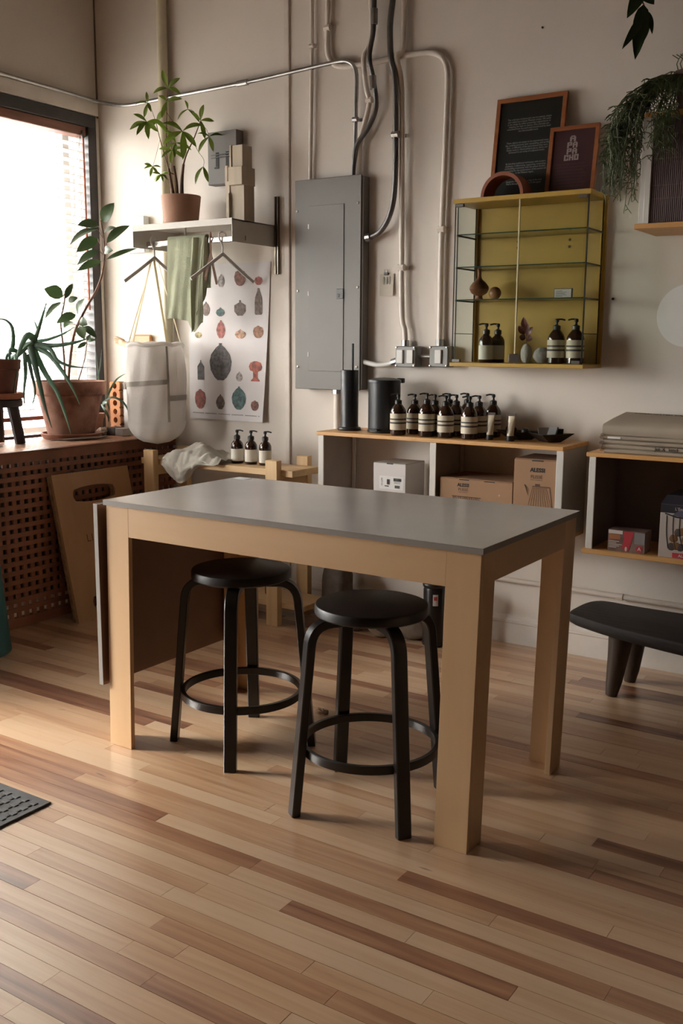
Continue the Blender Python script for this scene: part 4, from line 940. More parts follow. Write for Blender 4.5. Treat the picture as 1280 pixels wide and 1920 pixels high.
sk.box(2.540, 2.685, -.3008, -.300, .742, .746); sk.build('printed_drawing', bpy.data.materials['thin_ink'], c1, smooth=False)
B().lathe([(0, 0), (.005, 0), (.004, .001), (0, .001)], (2.775, -.300, .765), 10, M=Matrix.Rotation(PI / 2, 4, 'X')).build('round_sticker', mat('sticker', (.45, .30, .18), .6), c1)
c2 = thing('cardboard_box', 'tall brown cardboard box with a pleated jug drawing in the wall shelf', 'box', (2.94, -.18, .596), 'brown printed cardboard boxes')
bz(2.842, 3.040, -.300, -.08, .596, .936, .0012).build('carton', M_CARD, c2, smooth=False)
bz(2.845, 3.038, -.299, -.08, .9365, .941, .0006).build('lid_flap', M_CARDTOP, c2, smooth=False)
bz(2.925, 2.978, -.3012, -.300, .931, .9355, 0).build('lid_slot', M_SLOT, c2, smooth=False)
text_on('ALESSI', .024, 2.952, .892, -.3008, c2, bold=.001)
text_on('PLISSÉ', .021, 2.948, .862, -.3008, c2, m=bpy.data.materials['thin_ink'])
bz(2.92, 2.975, -.3008, -.300, .8485, .8495, 0).build('rule_line', M_INK, c2, smooth=False)
jg = B()
for i in range(10):
    t = i / 9; xa = 2.932 + .06 * t; xb = 2.905 + .125 * t; jg.prism([(xa, -.3008, .820), (xa + .0012, -.3008, .820), (xb + .0012, -.3008, .70), (xb, -.3008, .70)], (0, .0006, 0))
for i in range(4): jg.prism([(2.892 + i * .001, -.3008, .826), (2.8932 + i * .001, -.3008, .826), (2.912 + i * .002, -.3008, .78 + i * .008), (2.911 + i * .002, -.3008, .78 + i * .008)], (0, .0006, 0))
jg.box(2.93, 2.995, -.3008, -.3002, .820, .8225); jg.box(2.943, 2.965, -.3008, -.3002, .8225, .832); jg.prism([(2.995, -.3008, .822), (3.012, -.3008, .822), (3.030, -.3008, .71), (3.027, -.3008, .71), (3.009, -.3008, .818), (2.995, -.3008, .818)], (0, .0006, 0))
jg.build('printed_jug', bpy.data.materials['thin_ink'], c2, smooth=False)

# ------------------------------------------------------------ right-hand wall shelf box
RB = .33
rs = thing('wall_shelf', 'pine-edged open wall shelf at the right edge holding kitchen boxes', 'shelf', (3.75, -.16, .572))
bz(3.178, 4.40, -RB - .003, -.001, .972, .990, .0015).build('top_board', M_SHELFPINE, rs, smooth=False)
bz(3.176, 4.40, -RB - .008, -.001, .560, .580, .0015).build('bottom_board', M_SHELFPINE, rs, smooth=False)
M_DARKSIDE = mat('brown_grey_board', (0.20, 0.155, 0.125), .6, var=.05)
for xx in (3.194, 4.36):
    p = bz(xx, xx + .018, -RB + .008, -.012, .580, .972, .0008).build('upright', M_DARKSIDE, rs, smooth=False)
    bz(xx - .003, xx + .026, -RB, -RB + .008, .580, .972, .0015).build('edge_strip', M_LAMW, p, smooth=False)
bz(3.194, 4.38, -.012, -.001, .580, .972, 0).build('back_panel', M_DARKSIDE, rs, smooth=False)
# bundles of folded printed bags in plastic
M_NEWS = mat('grey_kraft_paper', (0.36, 0.295, 0.225), .7, var=.05, scale=6)
labs = ['folded grey paper bundle at the bottom of the stack on the right shelf', 'folded grey paper bundle second from the bottom of the stack', 'folded grey paper bundle in the middle of the stack', 'folded grey paper bundle second from the top, with a white tag', 'thick folded paper bundle on top of the stack, printed on its cover']
z = .9905
for i, lab in enumerate(labs):
    hgt = .017 if i < 4 else .045; x0 = 3.245 - .004 * i + rr.uniform(-.003, .003); yf = -.315 + .006 * i
    t = thing('paper_bundle', lab, 'paper bundle', (3.5, -.17, z), 'stack of folded paper bundles')
    def nf(u, v, x0=x0, yf=yf, z=z, hgt=hgt, i=i):
        # cross-section runs round the folded front edge; u along x
        x = x0 + .62 * u; a = v * 2
        back = -.06 + .012 * i
        top = z + hgt + (.045 if i == 4 else 0) * 1.0
        if a < 1: y = back + (yf - back) * a; zz = top - (top - z - hgt) * a
        else: k = a - 1; y = yf + (back - yf) * k; zz = z
        if i == 4: x += .02 * (1 - min(a, 1)) if a < 1 else 0
        return (x, y, zz + .0015 * math.sin(u * 9 + i) * (1 if a < 1 else 0))
    b = B(); n = 14; sec = []
    for j in range(n + 1):
        u = j / n; x = x0 + .62 * u; top = z + hgt; tb = top + (.040 * (1 - .35 * u) if i == 4 else .001)
        w = .0012 * math.sin(u * 8 + i)
        sh = .028 * (1 - u) if i == 4 else 0
        pts = [(x, yf + .004, z), (x, yf - .002, z + hgt * .3), (x, yf - .002, z + hgt * .75), (x, yf + .005, top + w), (x + sh * .5, -.20, (top + tb) / 2 + w), (x + sh, -.07, tb + w), (x + sh, -.062, z + hgt * .5), (x, -.07, z)]
        sec.append(pts)
    vs_n = [p for s_ in sec for p in s_]; fs = []
    for j in range(n):
        for k in range(8): fs.append((j * 8 + k, j * 8 + (k + 1) % 8, (j + 1) * 8 + (k + 1) % 8, (j + 1) * 8 + k))
    fs += [tuple(range(8)), tuple(range(n * 8, n * 8 + 8))]
    b.add(vs_n, fs).build('folded_paper', M_NEWS, t, ang=50)
    if i == 3: bz(x0 + .02, x0 + .075, yf - .0045, yf - .002, z + .004, z + .012, .0003).build('white_tag', M_WHITEPL, t)
    if i == 4:
        text_part('CORRUGATED CARDBOARD', .024, frame_M((3.46, -.105, z + hgt + .0350), (1, 0, -.0175), (0, .99, .132)), M_INK, t, bold=.0006)
    if i == 1: text_part('Jul X  kind', .022, front(3.50, z + .009, yf - .0035), M_INK, t)
    z += hgt + .0012
crk = B()
for k in range(7): crk.ball((3.238 + rr.uniform(-.008, .006), -.315 + rr.uniform(0, .03), 1.0 + k * .0105), (.010, .016, .007), 7, 5, fn=lambda d: 1 + .5 * mnoise.noise(d * 3 + Vector((k, 0, 0))))
tag(crk.build('plastic_wrap', glass_mat('crinkled_plastic', (.80, .76, .74), rough=.15), smooth=False), 'crinkled clear plastic wrap at the left end of the paper stack', 'plastic wrap')
# boxes in the right shelf
k1 = thing('food_box', 'small colourful printed carton with red badge in the right shelf', 'box', (3.36, -.28, .5805))
bz(3.284, 3.440, -.320, -.235, .5805, .672, .001).build('carton', mat('printed_brown', (.11, .06, .045), .45, color2=(.22, .14, .12), scale=14), k1, smooth=False)
M_PRED = mat('print_red', (.42, .035, .045), .45); M_PW = mat('print_white', (.55, .50, .47), .5)
bz(3.286, 3.345, -.3208, -.320, .655, .670, 0).build('printed_band', M_PW, k1, smooth=False)
bz(3.288, 3.335, -.3206, -.320, .632, .652, 0).build('printed_photo', mat('print_orange', (.35, .13, .05), .45), k1, smooth=False)
B().prism([(3.345, -.3207, .595), (3.378, -.3207, .605), (3.392, -.3207, .668), (3.350, -.3207, .668), (3.352, -.3207, .64)], (0, .0006, 0)).build('printed_swoosh', M_PRED, k1, smooth=False)
bz(3.395, 3.438, -.3206, -.320, .62, .668, 0).build('printed_photo', mat('print_grey', (.22, .20, .20), .45), k1, smooth=False)
rot = Matrix.Rotation(PI / 2, 4, 'X')
for (x, z, m) in ((3.362, .600, M_PRED), (3.417, .600, M_PRED)): B().lathe([(0, 0), (.014, 0), (.014, .0007), (0, .0007)], (x, -.3205, z), 20, M=rot).build('badge', m, k1)
text_on('A', .020, 3.417, .600, -.3216, k1, m=M_PW, bold=.0006)
B().ball((3.362, -.3214, .595), (.005, .0006, .010), 10, 6).build('printed_figure', M_PW, k1)
for i in range(5): bz(3.288, 3.32 + .012 * (i % 3), -.3207, -.320, .596 + i * .0065, .5985 + i * .0065, 0).build('printed_line', M_PW, k1, smooth=False)
k2 = thing('basket_box', 'tall printed carton showing a wire basket at the right edge', 'box', (3.6, -.25, .5805))
bz(3.496, 3.74, -.325, -.10, .5805, .800, .001).build('carton', mat('pale_printed', (.42, .36, .32), .5, var=.06, scale=5), k2, smooth=False)
B().prism([(3.496, -.325, .800), (3.512, -.30, .835), (3.74, -.30, .835), (3.74, -.325, .800)], (0, .2, 0)).build('sloped_lid', mat('navy_print', (.018, .016, .024), .4), k2, smooth=False)
bz(3.4965, 3.7395, -.3258, -.325, .765, .7995, 0).build('navy_band', bpy.data.materials['navy_print'], k2, smooth=False)
B().prism([(3.496 + .045 * 1, -.326, .755), (3.74, -.326, .735), (3.74, -.326, .790), (3.58, -.326, .786)], (0, .0004, 0)).build('bowl_print', mat('bowl_print', (.08, .08, .11), .4), k2, smooth=False)
wr = B()
for i in range(5):
    x = 3.522 + i * .026; wr.tube(smoothpath([(x, -.3262, .755), (x + .002, -.3262, .68), (x + .012 + .004 * i, -.3262, .62)], 4), .0012, 5)
wr.tube([(3.515, -.3262, .762), (3.56, -.3262, .750), (3.70, -.3262, .738)], .0025, 6); wr.build('printed_wire_basket', M_INK, k2)
for i in range(9): B().ball((3.548 + .018 * (i % 5) + .006 * (i // 5), -.3255, .628 + .030 * (i // 3) + .004 * (i % 2)), (.017, .001, .016), 10, 6, fn=lambda d: 1 + .2 * mnoise.noise(d * 3)).build('printed_fruit', mat('print_fruit%d' % i, ((.16, .07, .02) if i % 2 else (.05, .035, .03)), .5), k2)
bz(3.553, 3.70, -.3275, -.3262, .583, .604, .0003).build('red_label', M_PRED, k2)
text_on('ALESSI', .016, 3.60, .5935, -.3282, k2, m=M_PW, bold=.0005)
text_on('L’Ensemble', .017, 3.592, .783, -.3265, k2, m=M_PW)

# ------------------------------------------------------------ yellow glass cabinet
M_YEL = mat('yellow_lacquer', (0.46, 0.29, 0.055), .4, var=.04)
KX0, KX1, KY, KZ0, KZ1 = 2.482, 3.111, -.2378, 1.3323, 2.070
kc = thing('display_cabinet', 'yellow wall cabinet with glass doors, sides and shelves', 'cabinet', ((KX0 + KX1) / 2, KY / 2, KZ0))
bz(KX0 - .004, KX1, KY, -.001, KZ1 - .020, KZ1, .0012).build('top_board', M_YEL, kc, smooth=False)
bz(KX0 - .004, KX1, KY, -.001, KZ0, KZ0 + .017, .0012).build('bottom_board', M_YEL, kc, smooth=False)
bz(KX0 + .006, KX1 - .002, -.016, -.001, KZ0 + .017, KZ1 - .020, .001).build('back_panel', M_YEL, kc, smooth=False)
for xx in (KX0 + .010, KX1 - .016):
    bz(xx, xx + .005, KY + .020, -.034, KZ0 + .017, KZ1 - .020, 0).build('side_pane', M_GLASS, kc, smooth=False)
M_SEAL = mat('dark_glass_edge', (0.02, 0.024, 0.02), .3)
for xx in (KX0 + .010, KX1 - .016):
    bz(xx, xx + .005, KY + .018, KY + .020, KZ0 + .017, KZ1 - .020, 0).build('pane_edge', M_SEAL, kc, smooth=False)
    bz(xx, xx + .005, -.034, -.032, KZ0 + .017, KZ1 - .020, 0).build('pane_edge', M_SEAL, kc, smooth=False)
    bz(xx, xx + .005, KY + .012, -.034, 1.478, 1.481, 0).build('shelf_slot', M_SEAL, kc, smooth=False)
    bz(xx + (-.004 if xx > 2.8 else .003), xx + (.002 if xx > 2.8 else .009), -.032, -.016, KZ0 + .017, KZ1 - .02, .001).build('corner_strip', M_YEL, kc, smooth=False)
XM = 2.797
for (a, b_) in ((KX0 + .008, XM - .002), (XM + .002, KX1 - .012)):
    dg = bz(a, b_, KY + .002, KY + .0065, KZ0 + .020, KZ1 - .024, 0).build('glass_door', M_GLASS, kc, smooth=False)
for xx in (KX0 + .006, KX1 - .0115): bz(xx, xx + .0015, KY + .001, KY + .008, KZ0 + .018, KZ1 - .021, 0).build('door_seal', M_SEAL, kc, smooth=False)
bz(XM - .003, XM + .003, KY, KY + .008, KZ0 + .018, KZ1 - .021, .0005).build('centre_strip', mat('cream_strip', (.62, .55, .34), .4), kc)
for (xx, zz) in ((KX0 + .010, KZ1 - .036), (KX1 - .052, KZ1 - .036), (KX0 + .010, KZ0 + .019), (KX1 - .052, KZ0 + .019)): bz(xx, xx + .038, KY - .003, KY + .012, zz, zz + .014, .0015).build('hinge', mat('hinge_metal', (.25, .24, .23), .3, metal=.9) if 'hinge_metal' not in bpy.data.materials else bpy.data.materials['hinge_metal'], kc)
B().box(XM - .024, XM + .024, KY - .012, KY - .001, KZ0 + .020, KZ0 + .060, .003).build('door_handle', M_CHROME, kc)
M_GSHELF = mat('green_glass_shelf_edge', (0.03, 0.07, 0.05), .2)
for zz in (1.632, 1.776, 1.918):
    g = bz(KX0 + .016, KX1 - .018, KY + .016, -.020, zz - .005, zz, 0).build('glass_shelf', M_GLASS, kc, smooth=False)
    bz(KX0 + .016, KX1 - .018, KY + .014, KY + .016, zz - .005, zz, 0).build('shelf_edge', M_GSHELF, g, smooth=False)
    for xx in (KX0 + .010, KX1 - .016): bz(xx - .001, xx + .006, KY + .016, -.032, zz - .008, zz - .001, 0).build('shelf_support', M_SEAL, g, smooth=False)
for (xx, zz) in ((2.70, 1.895), (2.70, 1.868), (2.945, 1.892), (2.945, 1.862)): B().lathe([(0, 0), (.006, 0), (.005, .003), (0, .003)], (xx, -.016, zz), 10, M=rot).build('screw_hole', mat('hole', (.08, .05, .01), .6) if 'hole' not in bpy.data.materials else bpy.data.materials['hole'], kc)
# things in the cabinet
M_TURN = wood('turned_wood', (.16, .06, .028), (.30, .13, .06), 'x', .35, 40, long=9)
tag(B().lathe([(0, 0), (.018, 0), (.020, .003), (.016, .012), (.017, .018), (.036, .030), (.045, .048), (.043, .060), (.030, .078), (.013, .092), (.009, .105), (.008, .128), (.013, .136), (.010, .138), (0, .134)], (2.566, -.13, 1.633), 28).build('turned_vase', M_TURN), 'turned brown wooden vase with narrow neck on the cabinet shelf', 'vase')
tag(B().ball((2.645, -.13, 1.6615), .0285, 24, 16).build('wooden_ball', wood('banded_wood', (.17, .07, .03), (.36, .18, .08), 'x', .4, 60, long=5)), 'small brown wooden ball beside the turned vase', 'ball')
nc = thing('name_card', 'small white printed card in a dark holder on the cabinet shelf', 'card', (2.962, -.11, 1.633))
bz(2.919, 3.004, -.112, -.106, 1.6335, 1.676, .001).build('holder', mat('dark_holder', (.05, .035, .03), .5), nc)
bz(2.922, 2.998, -.1135, -.112, 1.636, 1.673, 0).build('card', mat('card_white', (.62, .60, .57), .6), nc, smooth=False)
tl = B()
for i, w in enumerate((.03, .05, .042, .048, .03)): tl.box(2.928, 2.928 + w, -.1141, -.1134, 1.664 - i * .0055, 1.6655 - i * .0055)
tl.build('printed_lines', M_INK, nc, smooth=False)
M_STONE = mat('pale_stone', (.30, .28, .26), .8, var=.25, scale=25, bump=.4, bscale=40)
dv = thing('dried_posy', 'dried reddish leaf sprig in a rough white egg-shaped vase', 'vase', (2.795, -.10, KZ))
B().ball((2.795, -.10, KZ + .042), (.026, .026, .045), 20, 14, fn=lambda d: (1 + .05 * mnoise.noise(d * 5)) * (1 if d.z > -.93 else .98)).build('vase', mat('white_plaster', (.55, .52, .48), .85, var=.1, scale=30, bump=.5, bscale=60), dv)
M_DRY = leafmat('dried_leaf', (.13, .035, .025))
def leaf_b(base, tip, w, nrm, droop=0.0, fold=.25, nl=8, tipw=1.0, th=0.0006, belly=.45):
    base = Vector(base); tip = Vector(tip); ax = tip - base; L_ = ax.length; ax.normalize(); nrm = Vector(nrm); sd = ax.cross(nrm).normalized(); up = sd.cross(ax).normalized()
    def fn(u, v):
        s_ = (u - .5) * 2; k = v; prof = (math.sin(PI * (k ** (math.log(.5) / math.log(belly)))) ** .8) if 0 < k < 1 else 0.0
        hw = w / 2 * prof + .0004
        return base + ax * (L_ * k) + sd * (hw * s_) + up * (abs(s_) * hw * fold) + Vector((0, 0, -droop * L_ * k * k)) + up * (.10 * L_ * math.sin(PI * k))
    return B().sheet(fn, 4, nl, th)
B().tube(smoothpath([(2.795, -.10, KZ + .08), (2.792, -.10, KZ + .12), (2.782, -.10, KZ + .17)], 3), .0015, 5).build('stem', M_DRY, dv)
for (bx, bz_, tx, tz) in ((-.004, .15, -.012, .205), (-.008, .13, -.036, .165), (0, .12, .034, .160), (-.004, .11, -.030, .118), (.004, .11, .034, .105), (.002, .14, .012, .172)):
    leaf_b((2.793 + bx, -.10, KZ + bz_), (2.793 + tx, -.112, KZ + tz), .030, (0, -1, .3)).build('leaf', M_DRY, dv)
tag(B().ball((2.872, -.10, KZ + .0345), (.042, .038, .036), 20, 14, fn=lambda d: 1 + .06 * mnoise.noise(d * 2.5)).build('round_stone', M_STONE), 'rounded grey stone on the cabinet floor beside the bottles', 'stone')
# frames and clay arch on top of the cabinet
M_MAHOG = wood('red_brown_frame', (.25, .075, .025), (.36, .13, .045), 'x', .4, 40, long=3)
def picture(name, label, x0, x1, z0, h, yb, yt, m_in, fw_=.019, dx=.0):
    t = thing(name, label, 'picture', ((x0 + x1) / 2, yb, z0))
    n = Vector((0, yt - yb, h)).normalized()
    M = frame_M(((x0 + x1) / 2, yb, z0), (1, 0, dx), n)
    W = x1 - x0; H = math.hypot(h, yt - yb)
    for (a, b_, c, d) in ((-W / 2, W / 2, 0, fw_), (-W / 2, W / 2, H - fw_, H), (-W / 2, -W / 2 + fw_, fw_, H - fw_), (W / 2 - fw_, W / 2, fw_, H - fw_)):
        B().box(a, b_, c, d, -.008, .010, .001, M=M).build('frame_side', M_MAHOG, t, smooth=False)
    B().box(-W / 2 + fw_, W / 2 - fw_, fw_, H - fw_, -.006, .002, 0, M=M).build('print', m_in, t, smooth=False)
    return t, M, W, H
f1, M1, W1, H1 = picture('framed_text', 'large wood-framed black text poster on top of the yellow cabinet', 2.582, 2.912, KZ1, .448, -.085, -.020, mat('black_print', (.012, .013, .011), .35))
M_GT = mat('grey_text', (.26, .26, .25), .7)
para = ["The collection of pieces you see are natural, unique\nand crafted by a master Mexican artisan. We assist\nin the design by either presenting original forms or\nadapting our take on classics. Raw materials are\nunearthed from the earth and transformed by hand\ninto this beautiful work.",
        "These objects are meant to be experienced every\nday, evoking ancestral, their storytelling, and earthly\nstyle - a reflection of the environment they were\ndeeply made in. Hand polished pieces, forms and\nharnessed in our array of sculptural works.",
        "By blending traditional techniques with modern\naesthetics, collaborating, supporting, connecting\nand building community with the artisan families,\nare pushing for the preservation of the ancient art\nin the Mixteca region.",
        "Apapacho literally means a hug of the soul.\nFeel it through the materials in this space."]
for pz, tx in zip((.330, .232, .140, .076), para):
    text_part(tx, .0112, M1 @ Matrix.Translation((-.005, pz, .0026)), M_GT, f1, line=.94, width=.88)
f2_, M2, W2_, H2 = picture('framed_text', 'smaller wood-framed maroon sign with stacked pale block letters on the cabinet top', 2.862, 3.082, KZ1, .288, -.120, -.075, mat('maroon_print', (.050, .016, .018), .4), fw_=.017)
M_PK = mat('pinkish_text', (.33, .25, .24), .7)
GL = {'A': ['.####.', '##..##', '######', '##..##', '##..##'], 'P': ['######', '##..##', '######', '##....', '##....'], 'C': ['######', '##..##', '##....', '##..##', '######'], 'H': ['##..##', '##..##', '######', '##..##', '##..##'], 'O': ['######', '##..##', '##..##', '##..##', '######']}
for zz, tx in zip((.238, .211, .184, .157), ('A', 'PA', 'PA', 'CHO')):
    cw, chh = {1: (.0043, .0048), 2: (.0035, .0048), 3: (.0032, .0048)}[len(tx)]
    x0 = -.006 - (len(tx) * 7 - 1) * cw / 2
    for gi, g_ in enumerate(tx):
        lt = B()
        for r_, row_ in enumerate(GL[g_]):
            for c_, q_ in enumerate(row_):
                if q_ == '#': xa = x0 + (gi * 7 + c_) * cw; za = zz + .012 - (r_ + 1) * chh; lt.box(xa - .0003, xa + cw + .0003, za - .0003, za + chh + .0003, .0021, .0027, 0, M=M2)
        lt.build('letter', M_PK, f2_, smooth=False)
ln = B()
for i in range(8): ln.box(-.075, .060 + .012 * math.sin(i * 2.3), .034 + i * .0135, .037 + i * .0135, .0021, .0025, 0, M=M2)
ln.build('faint_lines', mat('faint_maroon', (.075, .030, .030), .6), f2_, smooth=False)
ar = B(); pts_o = []; pts_i = []
for k in range(25):
    a = PI * k / 24; pts_o.append((.100 * math.cos(a), .102 * math.sin(a))); pts_i.append((.086 * math.cos(a), .086 * math.sin(a)))
ar.prism([(2.705 + x, -.225, KZ1 + .0005 + z) for x, z in pts_o] + [(2.705 + x, -.225, KZ1 + .0005 + z) for x, z in reversed(pts_i)], (0, .105, 0))
tag(ar.build('clay_arch', mat('terracotta_arch', (.28, .088, .045), .7, var=.08, scale=8), ang=25), 'terracotta clay arch standing in front of the framed black poster', 'sculpture')

# ------------------------------------------------------------ plants
M_LEAFD = leafmat('dark_green_leaf', (0.115, 0.175, 0.085), .35)
M_LEAFY = leafmat('bright_green_leaf', (0.30, 0.40, 0.09), .5)
M_ALOE = leafmat('aloe_leaf', (0.13, 0.22, 0.15), .4)
M_BARK = mat('brown_bark', (0.13, 0.065, 0.04), .8, var=.2, scale=30)
M_TWIG = mat('reddish_twig', (0.20, 0.10, 0.065), .7, var=.2, scale=30)
TOWARD = Vector((0.55, -0.83, 0.1))     # from the plants into the room
CT = CZ + .0085                          # top of the radiator cover edge
CTL = CZ + .005                          # top of its lattice
# big stained pot
rp = thing('potted_rubber_plant', 'large stained terracotta pot with a leggy rubber plant on the radiator cover', 'potted plant', (.205, -.475, CTL))
pc = (.205, -.475, CTL)
B().lathe([(0, .020), (.125, .020), (.130, .026), (.176, .235), (.180, .245), (.192, .248), (.198, .256), (.204, .318), (.202, .324), (.190, .324), (.186, .300), (.183, .262), (0, .262)], pc, 44).build('pot', M_TERRAOLD, rp)
B().lathe([(0, 0), (.150, 0), (.158, .004), (.172, .030), (.170, .034), (.160, .034), (.148, .014), (0, .014)], pc, 44).build('saucer', M_TERRA, rp)
B().lathe([(0, .290), (.10, .292), (.185, .288)], pc, 30).build('soil', M_SOIL, rp)
STEMS = [([(0.195, -0.473, 1.220), (0.213, -0.462, 1.375), (0.236, -0.446, 1.493), (0.288, -0.413, 1.611), (0.341, -0.378, 1.713), (0.371, -0.359, 1.801), (0.386, -0.349, 1.902), (0.386, -0.349, 1.988), (0.378, -0.354, 2.059), (0.374, -0.356, 2.093)], .0085, .0035), ([(0.208, -0.508, 1.221), (0.207, -0.509, 1.345), (0.201, -0.512, 1.463), (0.199, -0.514, 1.551), (0.217, -0.502, 1.638), (0.224, -0.497, 1.702)], .006, .003), ([(0.230, -0.430, 1.219), (0.258, -0.412, 1.315), (0.274, -0.402, 1.405), (0.278, -0.399, 1.464)], .0035, .002)]
for P, ra, rb_ in STEMS: B().tube(smoothpath(P, 4), lambda t, ra=ra, rb_=rb_: ra + (rb_ - ra) * t, 8).build('stem', M_TWIG, rp, ang=70)
LV = [((193,418),(214,378),.062),((185,424),(145,420),.050),((183,430),(131,456),.056),((183,447),(143,470),.056),((186,470),(145,494),.042),((190,490),(145,505),.040),((193,440),(218,425),.036),((200,456),(243,420),.048),((196,470),(212,468),.040),((200,486),(257,462),.022),
      ((118,556),(82,540),.070),((122,560),(136,530),.030),((116,566),(84,596),.036),((128,565),(146,557),.030),((142,590),(106,604),.046),((146,590),(158,558),.044),((138,604),(120,613),.052),((150,612),(158,635),.048),((158,612),(182,632),.034),((150,600),(164,608),.044),((162,642),(145,652),.020),((165,640),(169,626),.022),((163,640),(180,636),.018)]
LB = [(0.384, -0.350, 2.079), (0.363, -0.363, 2.062), (0.358, -0.367, 2.044), (0.357, -0.368, 1.996), (0.362, -0.364, 1.930), (0.370, -0.359, 1.873), (0.382, -0.351, 2.016), (0.398, -0.341, 1.971), (0.387, -0.348, 1.930), (0.395, -0.343, 1.884), (0.208, -0.500, 1.679), (0.218, -0.494, 1.667), (0.202, -0.504, 1.650), (0.232, -0.484, 1.653), (0.257, -0.456, 1.581), (0.267, -0.450, 1.581), (0.246, -0.464, 1.540), (0.275, -0.445, 1.517), (0.295, -0.432, 1.517), (0.276, -0.444, 1.552), (0.310, -0.434, 1.429), (0.317, -0.429, 1.435), (0.312, -0.432, 1.435)]
LT_ = [(0.453, -0.329, 2.190), (0.303, -0.462, 2.067), (0.273, -0.493, 1.964), (0.309, -0.482, 1.923), (0.281, -0.452, 1.858), (0.318, -0.487, 1.823), (0.481, -0.346, 2.054), (0.485, -0.249, 2.077), (0.477, -0.372, 1.930), (0.538, -0.249, 1.954), (0.160, -0.590, 1.722), (0.233, -0.449, 1.756), (0.151, -0.584, 1.561), (0.293, -0.468, 1.676), (0.212, -0.556, 1.538), (0.330, -0.456, 1.673), (0.238, -0.527, 1.512), (0.338, -0.474, 1.449), (0.375, -0.414, 1.458), (0.340, -0.449, 1.528), (0.281, -0.476, 1.399), (0.344, -0.435, 1.476), (0.370, -0.418, 1.447)]
rl = random.Random(5)
for (a, b_, w), p, q in zip(LV, LB, LT_):
    nrm = TOWARD + Vector((rl.uniform(-.5, .5), rl.uniform(-.3, .3), rl.uniform(.0, .7)))
    leaf_b(p, q, w * 1.15, nrm, droop=.05).build('leaf', M_LEAFD, rp, ang=80)
for (P, q) in ((STEMS[0][0][7], LB[1]), (STEMS[0][0][7], LB[2]), (STEMS[0][0][6], LB[3]), (STEMS[0][0][6], LB[4]), (STEMS[0][0][5], LB[5]), (STEMS[0][0][6], LB[7]), (STEMS[1][0][5], LB[10]), (STEMS[1][0][4], LB[12]), (STEMS[1][0][3], LB[14]), (STEMS[1][0][3], LB[17])):
    B().tube([P, q], .0018, 5).build('leaf_stalk', M_TWIG, rp)
# thin green shoots on the right of the pot
SH = [[(0.253, -0.299, 1.216), (0.250, -0.301, 1.283), (0.245, -0.305, 1.375)], [(0.248, -0.302, 1.223), (0.263, -0.293, 1.299), (0.274, -0.286, 1.390)]]
for P in SH: B().tube(smoothpath(P, 4), lambda t: .005 * (1 - .85 * t), 6).build('shoot', M_ALOE, rp)

# aloe on a dark stool
ap = thing('plant_stand', 'small dark wooden stand under the aloe pot', 'stool', (.13, -.92, CTL))
M_DARKW = mat('dark_stand_wood', (0.030, 0.022, 0.020), .55, var=.25, scale=15)
sc_ = (.15, -.935)
B().lathe([(0, .200), (.130, .200), (.135, .205), (.135, .236), (.130, .240), (0, .240)], (sc_[0], sc_[1], CTL), 28).build('seat', M_DARKW, ap)
for (dx, dy) in ((.085, .065), (.085, -.09), (-.08, .07), (-.08, -.08)):
    B().tube([(sc_[0] + dx * .8, sc_[1] + dy * .8, CTL + .20), (sc_[0] + dx * 1.1, sc_[1] + dy * 1.1, CTL + .0)], lambda t: .031 - .003 * t, 10).build('leg', M_DARKW, ap)
al = thing('potted_aloe', 'sprawling aloe in a terracotta pot on the dark stand', 'potted plant', (sc_[0], sc_[1], CTL + .24))
pz = CTL + .24
B().lathe([(0, .014), (.100, .014), (.105, .018), (.128, .155), (.133, .158), (.137, .205), (.134, .208), (.126, .206), (.122, .180), (0, .180)], (sc_[0], sc_[1], pz), 32).build('pot', mat('dark_terracotta', (.16, .06, .038), .8, var=.2, scale=12), al)
B().lathe([(0, 0), (.125, 0), (.140, .004), (.146, .030), (.140, .034), (.132, .030), (.120, .010), (0, .010)], (sc_[0], sc_[1], pz), 32).build('saucer', M_TERRA, al)
B().lathe([(0, .196), (.122, .194)], (sc_[0], sc_[1], pz), 24).build('soil', M_SOIL, al)
